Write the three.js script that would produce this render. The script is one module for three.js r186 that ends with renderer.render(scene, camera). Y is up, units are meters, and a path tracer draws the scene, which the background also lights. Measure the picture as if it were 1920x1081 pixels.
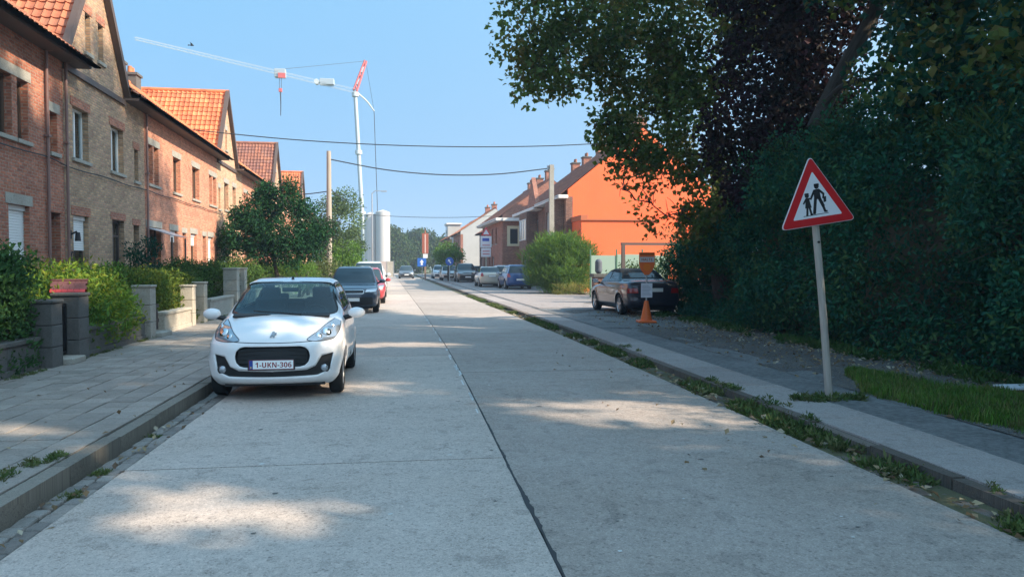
import * as THREE from 'three';
import { mergeGeometries, mergeVertices } from 'three/addons/utils/BufferGeometryUtils.js';
import { RoundedBoxGeometry } from 'three/addons/geometries/RoundedBoxGeometry.js';
import { TextGeometry } from 'three/addons/geometries/TextGeometry.js';
import { FontLoader } from 'three/addons/loaders/FontLoader.js';

// ------------------------------------------------------------------ camera, sky, sun, exposure
const scene = new THREE.Scene();
const renderer = new THREE.WebGLRenderer({ antialias: true });
renderer.toneMapping = THREE.LinearToneMapping;
renderer.toneMappingExposure = 1.9;
renderer.shadowMap.enabled = true;
const camera = new THREE.PerspectiveCamera(2 * Math.atan(540.5 / 1400) * 180 / Math.PI, 1024 / 576, 0.1, 3000);
camera.position.set(0, 1.65, 0);
camera.rotation.order = 'YXZ';
camera.rotation.set(-Math.atan(44.5 / 1400), -Math.atan(190 / 1400), 0);

const SUN_EL = 34 * Math.PI / 180, SUN_AZ = 25.5 * Math.PI / 180;      // from the right, a little behind the camera
const sunDir = new THREE.Vector3(Math.cos(SUN_EL) * Math.cos(SUN_AZ), Math.sin(SUN_EL), Math.cos(SUN_EL) * Math.sin(SUN_AZ));
const sun = new THREE.DirectionalLight(new THREE.Color().setRGB(1.0, 0.85, 0.66), 5);
sun.target.position.set(0, 0, -30); sun.position.copy(sunDir).multiplyScalar(120).add(sun.target.position);
sun.castShadow = true; sun.shadow.mapSize.set(4096, 4096); sun.shadow.radius = 1.5;
Object.assign(sun.shadow.camera, { left: -80, right: 80, top: 80, bottom: -80, near: 1, far: 300 });
scene.add(sun, sun.target);
{ // clear morning sky: deeper blue overhead, pale at the horizon, bright round the sun
  const W = 512, H = 256, data = new Float32Array(W * H * 4);
  for (let j = 0; j < H; j++) for (let i = 0; i < W; i++) {
    const el = ((j + .5) / H - .5) * Math.PI, th = ((i + .5) / W - .5) * 2 * Math.PI;
    const dir = new THREE.Vector3(Math.cos(el) * Math.cos(th), Math.sin(el), Math.cos(el) * Math.sin(th));
    const e = Math.max(0, el) / (Math.PI / 2), t = Math.pow(1 - e, 3.2);
    const cosg = dir.dot(sunDir), g = Math.acos(Math.min(1, Math.max(-1, cosg)));
    const glow = 1 + 0.30 * cosg * cosg + 3.2 * Math.exp(-g * 3.0);
    const c = [0.052 + 0.105 * t, 0.265 + 0.03 * t, 0.485 - 0.02 * t];
    const warm = 1.5 * Math.exp(-g * 1.7);
    for (let k = 0; k < 3; k++) data[(j * W + i) * 4 + k] = c[k] * glow + warm * [0.80, 0.68, 0.50][k];
    data[(j * W + i) * 4 + 3] = 1;
  }
  const sky = new THREE.DataTexture(data, W, H, THREE.RGBAFormat, THREE.FloatType);
  sky.mapping = THREE.EquirectangularReflectionMapping; sky.magFilter = THREE.LinearFilter; sky.minFilter = THREE.LinearFilter;
  sky.wrapS = THREE.RepeatWrapping; sky.needsUpdate = true;
  scene.background = sky; scene.environment = sky;
}

// ------------------------------------------------------------------ helpers
let seed = 12345;
function srand(s) { seed = s; }
function R() { seed |= 0; seed = seed + 0x6D2B79F5 | 0; let t = Math.imul(seed ^ seed >>> 15, 1 | seed); t = t + Math.imul(t ^ t >>> 7, 61 | t) ^ t; return ((t ^ t >>> 14) >>> 0) / 4294967296; }
const rr = (a, b) => a + (b - a) * R();
const lerp = (a, b, t) => a + (b - a) * t, clamp = (x, a, b) => Math.min(b, Math.max(a, x));
const sstep = (a, b, x) => { const t = clamp((x - a) / (b - a), 0, 1); return t * t * (3 - 2 * t); };
const V = (x, y, z) => new THREE.Vector3(x, y, z);
const hash2 = (x, y, s = 0) => { let h = Math.imul(x, 374761393) ^ Math.imul(y, 668265263) ^ Math.imul(s + 11, 974634777); h = Math.imul(h ^ h >>> 13, 1274126177); return ((h ^ h >>> 16) >>> 0) / 4294967296; };
function vnoise(x, y, per, s) { // tileable value noise with period per
  const xi = Math.floor(x), yi = Math.floor(y), fx = x - xi, fy = y - yi, u = fx * fx * (3 - 2 * fx), v = fy * fy * (3 - 2 * fy);
  const m = a => ((a % per) + per) % per;
  return lerp(lerp(hash2(m(xi), m(yi), s), hash2(m(xi + 1), m(yi), s), u), lerp(hash2(m(xi), m(yi + 1), s), hash2(m(xi + 1), m(yi + 1), s), u), v);
}
function fbm(x, y, per, oct, s) { let a = .5, t = 0, n = 0; for (let o = 0; o < oct; o++) { t += a * vnoise(x, y, per, s + o * 7); n += a; x *= 2; y *= 2; per *= 2; a *= .55; } return t / n; }
const n3 = (x, y, z) => { const f = (a, b, c) => { let h = Math.imul(a, 374761393) ^ Math.imul(b, 668265263) ^ Math.imul(c, 2147483647 - 65537); h = Math.imul(h ^ h >>> 13, 1274126177); return ((h ^ h >>> 16) >>> 0) / 4294967296; };
  const xi = Math.floor(x), yi = Math.floor(y), zi = Math.floor(z), u = sstep(0, 1, x - xi), v = sstep(0, 1, y - yi), w = sstep(0, 1, z - zi);
  return lerp(lerp(lerp(f(xi, yi, zi), f(xi + 1, yi, zi), u), lerp(f(xi, yi + 1, zi), f(xi + 1, yi + 1, zi), u), v), lerp(lerp(f(xi, yi, zi + 1), f(xi + 1, yi, zi + 1), u), lerp(f(xi, yi + 1, zi + 1), f(xi + 1, yi + 1, zi + 1), u), v), w); };
// texture of size n covering `metres`, fn(u,v) -> [r,g,b] linear 0..1 (or a height 0..1 when bump)
const toS = c => c <= .0031308 ? 12.92 * c : 1.055 * Math.pow(c, 1 / 2.4) - .055;
function tex(n, metres, fn, isColor = true, h = n) {
  const d = new Uint8Array(n * h * 4);
  for (let j = 0; j < h; j++) for (let i = 0; i < n; i++) {
    const c = fn((i + .5) / n, (j + .5) / h), k = (j * n + i) * 4;
    if (isColor) { d[k] = 255 * toS(clamp(c[0], 0, 1)); d[k + 1] = 255 * toS(clamp(c[1], 0, 1)); d[k + 2] = 255 * toS(clamp(c[2], 0, 1)); }
    else d[k] = d[k + 1] = d[k + 2] = 255 * clamp(c, 0, 1);
    d[k + 3] = 255;
  }
  const t = new THREE.DataTexture(d, n, h, THREE.RGBAFormat);
  t.wrapS = t.wrapT = THREE.RepeatWrapping; t.magFilter = THREE.LinearFilter; t.minFilter = THREE.LinearMipmapLinearFilter; t.generateMipmaps = true;
  if (isColor) t.colorSpace = THREE.SRGBColorSpace;
  const m = Array.isArray(metres) ? metres : [metres, metres];
  t.repeat.set(1 / m[0], 1 / m[1]); t.needsUpdate = true; return t;
}
const lin = (r, g, b) => new THREE.Color().setRGB(r, g, b);
function mat(r, g, b, o = {}) { return new THREE.MeshStandardMaterial({ color: lin(r, g, b), roughness: .85, ...o }); }
function phys(r, g, b, o = {}) { return new THREE.MeshPhysicalMaterial({ color: lin(r, g, b), roughness: .5, ...o }); }
const taken = {};
function numbered(n) { taken[n] = (taken[n] ?? -1) + 1; return taken[n] ? `${n}_${String(taken[n]).padStart(3, '0')}` : n; }
function add(o, parent) { o.castShadow = o.receiveShadow = true; (parent || scene).add(o); return o; }
function obj(name, geo, m, parent) {
  if (Array.isArray(geo)) geo = merge(geo);
  const o = new THREE.Mesh(geo, m); o.name = parent ? name : numbered(name); return add(o, parent);
}
function tag(o, label, category, group) { o.userData.label = label; o.userData.category = category; if (group) o.userData.group = group; return o; }
function struct(o, label) { o.userData.kind = 'structure'; if (label) o.userData.label = label; return o; }
function thing(name, label, category, pos = [0, 0, 0], turn = 0, group) {
  const g = new THREE.Group(); g.name = numbered(name); g.position.set(...pos); g.rotation.y = turn; scene.add(g); return tag(g, label, category, group);
}
function sub(name, parent) { const g = new THREE.Group(); g.name = name; parent.add(g); return g; }
function merge(list) {
  list = list.map(g => { g = g.index ? g.toNonIndexed() : g; for (const k of Object.keys(g.attributes)) if (!['position', 'normal', 'uv'].includes(k)) g.deleteAttribute(k); if (!g.attributes.uv) g.setAttribute('uv', new THREE.BufferAttribute(new Float32Array(g.attributes.position.count * 2), 2)); return g; });
  return mergeGeometries(list);
}
function muv(geo, ox = 0, oy = 0) { // uv in metres from the face that each triangle looks along
  const g = geo.index ? geo.toNonIndexed() : geo, p = g.attributes.position, n = p.count, uv = new Float32Array(n * 2);
  if (!g.attributes.normal) g.computeVertexNormals();
  const a = V(), b = V(), c = V();
  for (let i = 0; i < n; i += 3) {
    a.fromBufferAttribute(p, i); b.fromBufferAttribute(p, i + 1); c.fromBufferAttribute(p, i + 2);
    const nn = b.clone().sub(a).cross(c.clone().sub(a)), ax = Math.abs(nn.x), ay = Math.abs(nn.y), az = Math.abs(nn.z);
    [a, b, c].forEach((q, k) => { let s, t; if (ay >= ax && ay >= az) { s = q.x; t = -q.z; } else if (ax > az) { s = q.z; t = q.y; } else { s = q.x; t = q.y; } uv[(i + k) * 2] = s + ox; uv[(i + k) * 2 + 1] = t + oy; });
  }
  g.setAttribute('uv', new THREE.BufferAttribute(uv, 2)); return g;
}
function box(x0, x1, y0, y1, z0, z1, r = 0) {
  const w = x1 - x0, h = y1 - y0, d = z1 - z0;
  const g = r ? new RoundedBoxGeometry(w, h, d, 1, Math.min(r, w / 2.01, h / 2.01, d / 2.01)) : new THREE.BoxGeometry(w, h, d);
  g.translate((x0 + x1) / 2, (y0 + y1) / 2, (z0 + z1) / 2); return muv(g);
}
function tube(pts, r, seg = 24, rad = 6) { return new THREE.TubeGeometry(new THREE.CatmullRomCurve3(pts.map(p => Array.isArray(p) ? V(...p) : p)), seg, r, rad, false); }
function taper(a, b, ra, rb, rad = 8) { // tapered straight limb
  const d = b.clone().sub(a), g = new THREE.CylinderGeometry(rb, ra, d.length(), rad, 1); g.translate(0, d.length() / 2, 0);
  g.applyQuaternion(new THREE.Quaternion().setFromUnitVectors(V(0, 1, 0), d.normalize())); g.translate(a.x, a.y, a.z); return g;
}
function limb(pts, r0, r1, rad = 8) { // curved tapering limb through points
  const curve = new THREE.CatmullRomCurve3(pts), n = Math.max(6, pts.length * 4), fr = curve.computeFrenetFrames(n), pos = [], idx = [], uv = [];
  for (let i = 0; i <= n; i++) { const p = curve.getPointAt(i / n), r = lerp(r0, r1, i / n);
    for (let k = 0; k <= rad; k++) { const a = k / rad * 2 * Math.PI, q = p.clone().addScaledVector(fr.normals[i], Math.cos(a) * r).addScaledVector(fr.binormals[i], Math.sin(a) * r); pos.push(q.x, q.y, q.z); uv.push(k / rad * 2 * Math.PI * r0, i / n * curve.getLength()); } }
  for (let i = 0; i < n; i++) for (let k = 0; k < rad; k++) { const a = i * (rad + 1) + k; idx.push(a, a + 1, a + rad + 1, a + 1, a + rad + 2, a + rad + 1); }
  const g = new THREE.BufferGeometry(); g.setAttribute('position', new THREE.Float32BufferAttribute(pos, 3)); g.setAttribute('uv', new THREE.Float32BufferAttribute(uv, 2)); g.setIndex(idx); g.computeVertexNormals(); return g;
}
function poly(pts, depth, bevel = 0) { const s = new THREE.Shape(pts.map(p => new THREE.Vector2(...p))); return new THREE.ExtrudeGeometry(s, { depth, bevelEnabled: bevel > 0, bevelSize: bevel, bevelThickness: bevel, bevelSegments: 1, curveSegments: 8 }); }
// the street bends slightly to the left: sideways shift of everything along it at distance d
const bend = d => -0.032 * (Math.sqrt((d - 14) * (d - 14) + 36) + (d - 14)) / 2;
// a slab that follows the bend: x0..x1 across, d0..d1 along, top at y
function ribbon(x0, x1, d0, d1, yTop, thick, step = 2, cross = 1, rough = 0) {
  const n = Math.max(1, Math.ceil((d1 - d0) / step)), pos = [], idx = [], uv = [];
  const put = (x, y, d) => { pos.push(x + bend(d), y, -d); uv.push(x, d); return pos.length / 3 - 1; };
  const rows = [];
  for (let i = 0; i <= n; i++) { const d = lerp(d0, d1, i / n), row = []; for (let k = 0; k <= cross; k++) { const x = lerp(x0, x1, k / cross); row.push(put(x, yTop + (rough ? rough * (n3(x * 1.3, 1, d * 1.3) - .5) : 0), d)); } rows.push(row); }
  for (let i = 0; i < n; i++) for (let k = 0; k < cross; k++) { const a = rows[i][k], b = rows[i][k + 1], c = rows[i + 1][k], e = rows[i + 1][k + 1]; idx.push(a, b, e, a, e, c); }
  if (thick) {
    const side = (list) => { for (let i = 0; i < list.length - 1; i++) { const P = list[i], Q = list[i + 1]; const a = put(P[0], P[1], P[2]), b = put(Q[0], Q[1], Q[2]), c = put(P[0], yTop - thick, P[2]), e = put(Q[0], yTop - thick, Q[2]); uv[2 * a + 1] = P[2]; uv[2 * c] = P[0] - thick; idx.push(a, c, e, a, e, b); } };
    const Ld = [], Rd = []; for (let i = 0; i <= n; i++) { const d = lerp(d0, d1, i / n); Ld.push([x0, yTop, d]); Rd.unshift([x1, yTop, d]); }
    side(Ld.slice().reverse()); side(Rd.slice().reverse()); side([[x0, yTop, d0], [x1, yTop, d0]]); side([[x1, yTop, d1], [x0, yTop, d1]]);
  }
  let g = new THREE.BufferGeometry(); g.setAttribute('position', new THREE.Float32BufferAttribute(pos, 3)); g.setAttribute('uv', new THREE.Float32BufferAttribute(uv, 2)); g.setIndex(idx); g = g.toNonIndexed(); g.computeVertexNormals(); return g;
}
const font = await new FontLoader().loadAsync('fonts/droid/droid_sans_bold.typeface.json');
function text(str, size, depth = .004) { const g = new TextGeometry(str, { font, size, depth, curveSegments: 3 }); g.computeBoundingBox(); const b = g.boundingBox; g.translate(-(b.min.x + b.max.x) / 2, -(b.min.y + b.max.y) / 2, 0); return g; }
// ------------------------------------------------------------------ materials
const speck = (u, v, s, k = 256) => hash2(Math.floor(u * k), Math.floor(v * k), s);
function concreteTex(base, s, m = 4) {
  return tex(1024, m, (u, v) => {
    const a = fbm(u * 6, v * 6, 6, 5, s), b = fbm(u * 60, v * 60, 60, 3, s + 40), st = fbm(u * 3, v * 12, 3, 3, s + 80), g = hash2(Math.floor(u * 1024), Math.floor(v * 1024), s);
    const pit = hash2(Math.floor(u * 380), Math.floor(v * 380), s + 23), pit2 = hash2(Math.floor(u * 210), Math.floor(v * 210), s + 29);
    const k = .86 + .24 * (a - .5) + .16 * (b - .5) + .24 * (fbm(u * 170, v * 170, 170, 2, s + 17) - .5) - (pit > .9 ? .2 : 0) + (pit < .07 ? .16 : 0) - (pit2 > .965 ? .22 : 0) + .42 * (g - .5) * (g > .8 ? 1.3 : .7) + .12 * (st - .5) - (fbm(u * 25, v * 25, 25, 2, s + 9) > .73 ? .12 : 0);
    return [base[0] * k * (1.02 - .04 * a), base[1] * k, base[2] * k * (.98 + .05 * a)];
  });
}
const grainBump = tex(512, 1.2, (u, v) => .6 * fbm(u * 90, v * 90, 90, 2, 5) + .4 * hash2(Math.floor(u * 512), Math.floor(v * 512), 3), false);
const roadTex = concreteTex([.57, .475, .41], 1, 4.3);
const roadTex2 = concreteTex([.57, .475, .41], 31, 3.7);
const slabMats = [];
for (const k of [.74, 1, .92, .84]) for (const t of [roadTex, roadTex2]) slabMats.push(new THREE.MeshStandardMaterial({ map: t, color: lin(k * .99, k, k * 1.0), roughness: .82, bumpMap: grainBump, bumpScale: .004 }));
const asphaltTex = tex(1024, 3, (u, v) => { const a = fbm(u * 5, v * 5, 5, 4, 3), g = hash2(Math.floor(u * 1024), Math.floor(v * 1024), 8), b = fbm(u * 70, v * 70, 70, 2, 13); const k = .16 + .09 * (a - .5) + .12 * (b - .5) + (g > .86 ? .09 : 0) - (g < .1 ? .05 : 0); return [k * 1.02, k * 1.0, k * .98]; });
const M = {
  asphalt: new THREE.MeshStandardMaterial({ map: asphaltTex, roughness: .92, bumpMap: grainBump, bumpScale: .006 }),
  paver: [], sett: [], kerb: [],
  joint: mat(.06, .055, .045, { roughness: 1 }),
  tar: mat(.035, .036, .038, { roughness: .7 }),
  spot: mat(.13, .125, .115, { roughness: .8 }),
  stripe: mat(.62, .62, .6, { roughness: .7 }),
};
const slabTexA = concreteTex([.36, .315, .28], 61, 1.7), kerbTex = concreteTex([.29, .26, .225], 71, 1.9);
for (const k of [.82, .93, 1.0, 1.06, .88]) { M.paver.push(new THREE.MeshStandardMaterial({ map: slabTexA, color: lin(k * 1.02, k, k * .96), roughness: .88, bumpMap: grainBump, bumpScale: .004 })); }
for (const k of [.6, .75, .9]) M.sett.push(new THREE.MeshStandardMaterial({ map: slabTexA, color: lin(k, k, k * .98), roughness: .7, bumpMap: grainBump, bumpScale: .004 }));
for (const k of [.72, .85, .95, 1.02]) M.kerb.push(new THREE.MeshStandardMaterial({ map: kerbTex, color: lin(k, k * .98, k * .92), roughness: .85, bumpMap: grainBump, bumpScale: .005 }));
M.strip = new THREE.MeshStandardMaterial({ map: concreteTex([.41, .355, .325], 91, 2.3), roughness: .88, bumpMap: grainBump, bumpScale: .004 });
M.lowKerb = [.7, .9, 1.1].map(k => new THREE.MeshStandardMaterial({ map: concreteTex([.21 * k, .17 * k, .14 * k], 117, 1.1), roughness: .95, bumpMap: grainBump, bumpScale: .01 }));
M.strip2 = M.strip.clone(); M.strip2.color.setRGB(.86, .85, .85);
// dirt with leaf litter and gravel
M.verge = new THREE.MeshStandardMaterial({ roughness: 1, bumpMap: grainBump, bumpScale: .02, map: tex(1024, 3.1, (u, v) => { const a = fbm(u * 8, v * 8, 8, 4, 21), g = hash2(Math.floor(u * 340), Math.floor(v * 340), 2), g2 = hash2(Math.floor(u * 120), Math.floor(v * 120), 4); let c = [.065 + .09 * a, .06 + .08 * a, .06 + .065 * a]; if (g > .72) c = c.map(x => x + .13 * g); if (g < .2) c = c.map(x => x * .6); if (g2 > .9) c = [.22, .16, .10]; return c; }) });
M.soil = new THREE.MeshStandardMaterial({ roughness: 1, bumpMap: grainBump, bumpScale: .02, map: tex(512, 2.3, (u, v) => { const a = fbm(u * 10, v * 10, 10, 4, 25); return [.09 + .08 * a, .085 + .075 * a, .05 + .03 * a]; }) });
M.land = mat(.13, .14, .06, { roughness: 1 });
function brickTex(cols, mortar, s) { // one texture covers 2.2 x 1.3 m: 10 bricks by 20 courses
  return tex(1024, [2.2, 1.3], (u, v) => {
    const row = Math.floor(v * 20), fu = u * 10 + (row % 2) * .5, col = Math.floor(fu) % 10, fx = fu - Math.floor(fu), fy = v * 20 - row;
    const w = fbm(u * 40, v * 40, 40, 2, s + 3), m = fx < .05 || fx > .95 || fy < .13 || fy > .9;
    const big = fbm(u * 4, v * 4, 4, 3, s + 6), k = .86 + .28 * (big - .5) + .5 * (w - .5);
    if (m) return mortar.map(x => x * (k + .04));
    const c = cols[Math.floor(hash2(col, row, s) * cols.length)], j = .82 + .36 * hash2(col, row, s + 1); return c.map(x => x * k * j);
  }, true, 640);
}
const brickBump = tex(1024, [2.2, 1.3], (u, v) => { const row = Math.floor(v * 20), fu = u * 10 + (row % 2) * .5, fx = fu - Math.floor(fu), fy = v * 20 - row; return (fx < .06 || fx > .94 || fy < .14 || fy > .88) ? .15 : .75 + .25 * fbm(u * 60, v * 60, 60, 2, 9); }, false, 640);
const brick = (cols, mortar, s) => new THREE.MeshStandardMaterial({ map: brickTex(cols, mortar, s), bumpMap: brickBump, bumpScale: .012, roughness: .92 });
M.redBrick = brick([[.46, .155, .085], [.53, .19, .105], [.42, .14, .085], [.49, .19, .115]], [.40, .27, .2], 3);
M.rosyBrick = brick([[.62, .235, .135], [.68, .27, .155], [.58, .205, .12], [.64, .26, .16]], [.6, .36, .25], 8);
M.beigeBrick = brick([[.52, .315, .18], [.57, .35, .20], [.46, .28, .165], [.50, .28, .175]], [.37, .31, .24], 14);
M.paleBrick = brick([[.64, .35, .2], [.68, .40, .23], [.62, .31, .18]], [.58, .44, .32], 24);
M.brownBrick = brick([[.23, .105, .075], [.27, .125, .085], [.20, .09, .065]], [.3, .24, .2], 34);
M.redBrick2 = brick([[.43, .15, .09], [.38, .13, .08], [.46, .18, .11]], [.4, .3, .25], 44);
M.orangePaint = new THREE.MeshStandardMaterial({ roughness: .8, bumpMap: brickBump, bumpScale: .006, map: tex(512, 5, (u, v) => { const a = fbm(u * 6, v * 6, 6, 4, 51), k = .93 + .14 * a; return [.92 * k, .165 * k, .05 * k]; }) });
M.whiteWall = new THREE.MeshStandardMaterial({ roughness: .85, map: tex(256, 5, (u, v) => { const k = .42 + .1 * fbm(u * 6, v * 6, 6, 4, 55); return [k, k * .98, k * .94]; }) });
const tileTex = (c, s) => tex(512, 2.4, (u, v) => { const a = fbm(u * 7, v * 7, 7, 4, s), b = fbm(u * 50, v * 50, 50, 2, s + 5), t = hash2(Math.floor(u * 10), Math.floor(v * 7.5), s), k = .68 + .3 * a + .26 * b + .22 * (t - .5); return [c[0] * k, c[1] * k * (.9 + .2 * a), c[2] * k]; });
M.tileOrange = [0, 1, 2].map(i => new THREE.MeshStandardMaterial({ map: tileTex([[.60, .19, .075], [.54, .155, .065], [.64, .235, .1]][i], 60 + i), roughness: .8 }));
M.tileOld = [0, 1, 2].map(i => new THREE.MeshStandardMaterial({ map: tileTex([[.46, .16, .08], [.40, .135, .07], [.36, .14, .08]][i], 65 + i), roughness: .85 }));
M.tileBrown = [0, 1, 2].map(i => new THREE.MeshStandardMaterial({ map: tileTex([[.32, .13, .08], [.28, .115, .075], [.25, .11, .08]][i], 70 + i), roughness: .85 }));
M.gutter = mat(.24, .14, .12, { roughness: .5 });
M.darkWood = mat(.10, .07, .058, { roughness: .6 });
M.brownFrame = mat(.12, .07, .045, { roughness: .55 });
M.whiteFrame = mat(.78, .78, .76, { roughness: .4 });
M.blind = new THREE.MeshStandardMaterial({ color: lin(.8, .8, .79), roughness: .6 });
M.curtain = mat(.62, .61, .58, { roughness: .9 });
M.stone = new THREE.MeshStandardMaterial({ map: concreteTex([.42, .39, .33], 97, 1.5), roughness: .85, bumpMap: grainBump, bumpScale: .004 });
M.darkStone = new THREE.MeshStandardMaterial({ map: concreteTex([.125, .12, .11], 101, 1.6), roughness: .9, bumpMap: grainBump, bumpScale: .006 });
M.paleStone = new THREE.MeshStandardMaterial({ map: concreteTex([.52, .46, .37], 103, 1.5), roughness: .9, bumpMap: grainBump, bumpScale: .005 });
M.cornice = mat(.74, .72, .69, { roughness: .6 });
M.glass = phys(.75, .82, .84, { transmission: 1, roughness: .03, ior: 1.5, thickness: 0 });
M.farGlass = phys(.03, .036, .042, { roughness: .06, ior: 1.5 });
M.room = mat(.34, .32, .29, { roughness: 1 });
M.black = mat(.012, .012, .013, { roughness: .5 });
M.rubber = mat(.018, .018, .018, { roughness: .8 });
M.steel = mat(.42, .43, .44, { roughness: .45, metalness: .7 });
M.concretePost = new THREE.MeshStandardMaterial({ map: concreteTex([.44, .40, .34], 111, 2), roughness: .9 });
M.woodPole = new THREE.MeshStandardMaterial({ roughness: .9, map: tex(256, [.5, 3], (u, v) => { const k = .26 + .14 * fbm(u * 22, v * 4, 22, 3, 17); return [k * 1.08, k * .92, k * .74]; }) });
M.greyWood = new THREE.MeshStandardMaterial({ roughness: .85, map: tex(256, [.3, 1.4], (u, v) => { const k = .27 + .20 * fbm(u * 20, v * 5, 20, 4, 19); return [k * 1.08, k * .95, k * .82]; }) });
M.bark = new THREE.MeshStandardMaterial({ roughness: 1, bumpMap: grainBump, bumpScale: .02, map: tex(256, [.8, 2], (u, v) => { const k = .028 + .045 * fbm(u * 24, v * 8, 8, 3, 27); return [k * 1.1, k * .9, k * .72]; }) });
M.wire = mat(.03, .032, .036, { roughness: .6 });
const leafMat = (t = .4) => phys(1, 1, 1, { roughness: .75, transmission: t, thickness: 0, side: THREE.DoubleSide, specularIntensity: .2 });
M.leaf = leafMat(.5); M.leafDense = leafMat(.3);
M.blade = leafMat(.3);
// ------------------------------------------------------------------ ground, road, pavements
{
  const g = new THREE.PlaneGeometry(3000, 3000); g.rotateX(-Math.PI / 2); g.translate(0, -.16, -600);
  struct(obj('ground', muv(g), M.land), 'flat land under the street');
  // road bed (dark joints) and concrete slabs, each slab a piece of the road
  const road = new THREE.Group(); road.name = 'road'; scene.add(road); struct(road, 'pale concrete carriageway of two lanes of slabs');
  obj('joint_filler', ribbon(-2.26, 3.66, -8, 330, -.012, .1, 4), M.tar, road);
  srand(5);
  const seam = d => .82 + (d < 6.3 ? -.10 * sstep(6.5, 3, d) : 0);
  const slab = (x0, x1, d0, d1, i) => {
    const k = (d1 - d0) > 20 ? 8 : 6, g = ribbon(x0, x1, d0 + .012, d1 - .012, 0, .06, (d1 - d0) / k, 1);
    obj('slab', g, slabMats[i % slabMats.length], road);
  };
  const L = [-8, -1.7, 6.3, 13.6, 20.2, 27.5, 35, 42, 50, 58, 66, 76, 86, 100, 118, 140, 170, 210, 260, 330], Rt = [-8, -3, 3.2, 11.4, 18, 25.4, 33, 40, 48, 57, 65, 75, 88, 102, 120, 143, 175, 215, 265, 330];
  const tl = [2, 3, 2, 7, 4, 5, 2, 6], tr = [0, 1, 0, 1, 6, 1, 7, 0];
  for (let i = 0; i < L.length - 1; i++) slab(-2.25, .812, L[i], L[i + 1], tl[i % 8]);
  for (let i = 0; i < Rt.length - 1; i++) slab(.828, 3.65, Rt[i], Rt[i + 1], tr[i % 8]);
  // worn white flecks of the old centre line along the seam
  for (let i = 0; i < 34; i++) { const d = 8 + 17 * Math.pow(R(), 1.1), w = rr(.015, .03), l = rr(.12, .55); const x = .80 + rr(-.05, .0); obj('line_fleck', ribbon(x, x + w, d, d + l, .004, 0, 1), M.stripe, road); }
  // crumbling tar along the seam and hairline cracks
  const strip = (f, w, d0, d1, st, name) => { const pos = [], idx = []; let n = 0; for (let d = d0; d <= d1; d += st, n++) { const c = f(d), h = w(d); pos.push(c - h + bend(d), .004, -d, c + h * rr(.5, 1.5) + bend(d), .004, -d); } for (let i = 0; i < n - 1; i++) idx.push(2 * i, 2 * i + 1, 2 * i + 3, 2 * i, 2 * i + 3, 2 * i + 2); const g = new THREE.BufferGeometry(); g.setAttribute('position', new THREE.Float32BufferAttribute(pos, 3)); g.setIndex(idx); const q = g.toNonIndexed(); q.computeVertexNormals(); obj(name, muv(q), M.tar, road); };
  strip(d => .822 + .012 * (n3(d * 3, 1, 2) - .5), d => .003 + .02 * Math.pow(n3(d * 5, 3, 3), 2) * sstep(10, 4, d), -2, 12, .05, 'tar_seam');
  for (let i = 0; i < 60; i++) { const d = 3.4 + 11 * R(), x = rr(-2.1, 3.5), s = rr(.008, .028), pts = []; for (let k = 0; k < 6; k++) { const a = k / 6 * 6.283; pts.push(new THREE.Vector2(Math.cos(a) * s * rr(.6, 1.6), Math.sin(a) * s * rr(.6, 1.2))); } const q = new THREE.ShapeGeometry(new THREE.Shape(pts)); q.rotateX(-Math.PI / 2); q.translate(x + bend(d), .004, -d); obj('tar_spot', muv(q), i % 4 ? M.spot : M.stripe, road); }
  // left gutter: two courses of granite setts
  const gut = new THREE.Group(); gut.name = 'gutter'; scene.add(gut); struct(gut, 'narrow gutter of dark setts along the raised kerb');
  obj('bedding', ribbon(-2.53, -2.255, -6, 90, -.035, .08, 3), M.joint, gut);
  const settG = [0, 1, 2].map(i => muv(new RoundedBoxGeometry(.118, .07, .15 + i * .016, 1, .02), i * .3, i * .2));
  let d = 3.2; for (let i = 0; i < 145; i++) for (let k = 0; k < 2; k++) { const s = obj('sett', settG[(i + k * 2) % 3], M.sett[Math.floor(R() * 3)], gut); const dd = d + i * .178 + k * .08; s.position.set(-2.455 + k * .128 + bend(dd) + rr(-.004, .004), -.042 + rr(-.008, .006), -dd); s.rotation.set(rr(-.05, .05), rr(-.06, .06), rr(-.05, .05)); }
  const far = []; for (let i = 0; i < 120; i++) for (let k = 0; k < 2; k++) { const dd = 29.2 + i * .18; const b = settG[i % 3].clone(); b.translate(-2.455 + k * .128 + bend(dd), -.042, -dd); far.push(b); }
  const fs = obj('far_setts', far, M.sett[1], gut); fs.userData.kind = 'stuff';
  // left kerb: each stone by itself
  const kerb = new THREE.Group(); kerb.name = 'kerb'; scene.add(kerb); struct(kerb, 'raised concrete kerb along the left pavement');
  let kd = -3; let n = 0; while (kd < 110) { const l = kd < 50 ? 1 : 4; const g = ribbon(-2.66, -2.53, kd + .006, kd + l - .006, .125 + rr(-.006, .006), .2, 1); obj('kerb_stone', g, M.kerb[Math.floor(R() * 4)], kerb); kd += l; n++; }
  // left pavement: small concrete pavers in cross courses
  const pav = new THREE.Group(); pav.name = 'pavement'; scene.add(pav); struct(pav, 'left footway of grey concrete paving slabs');
  obj('bedding', ribbon(-5.5, -2.665, -6, 130, .104, .2, 3), M.joint, pav);
  const rest = []; let cnt = 0; const tg = [0, 1, 2, 3].map(i => muv(new RoundedBoxGeometry(.293, .04, .293, 1, .006), i * .43, i * .29));
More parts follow.
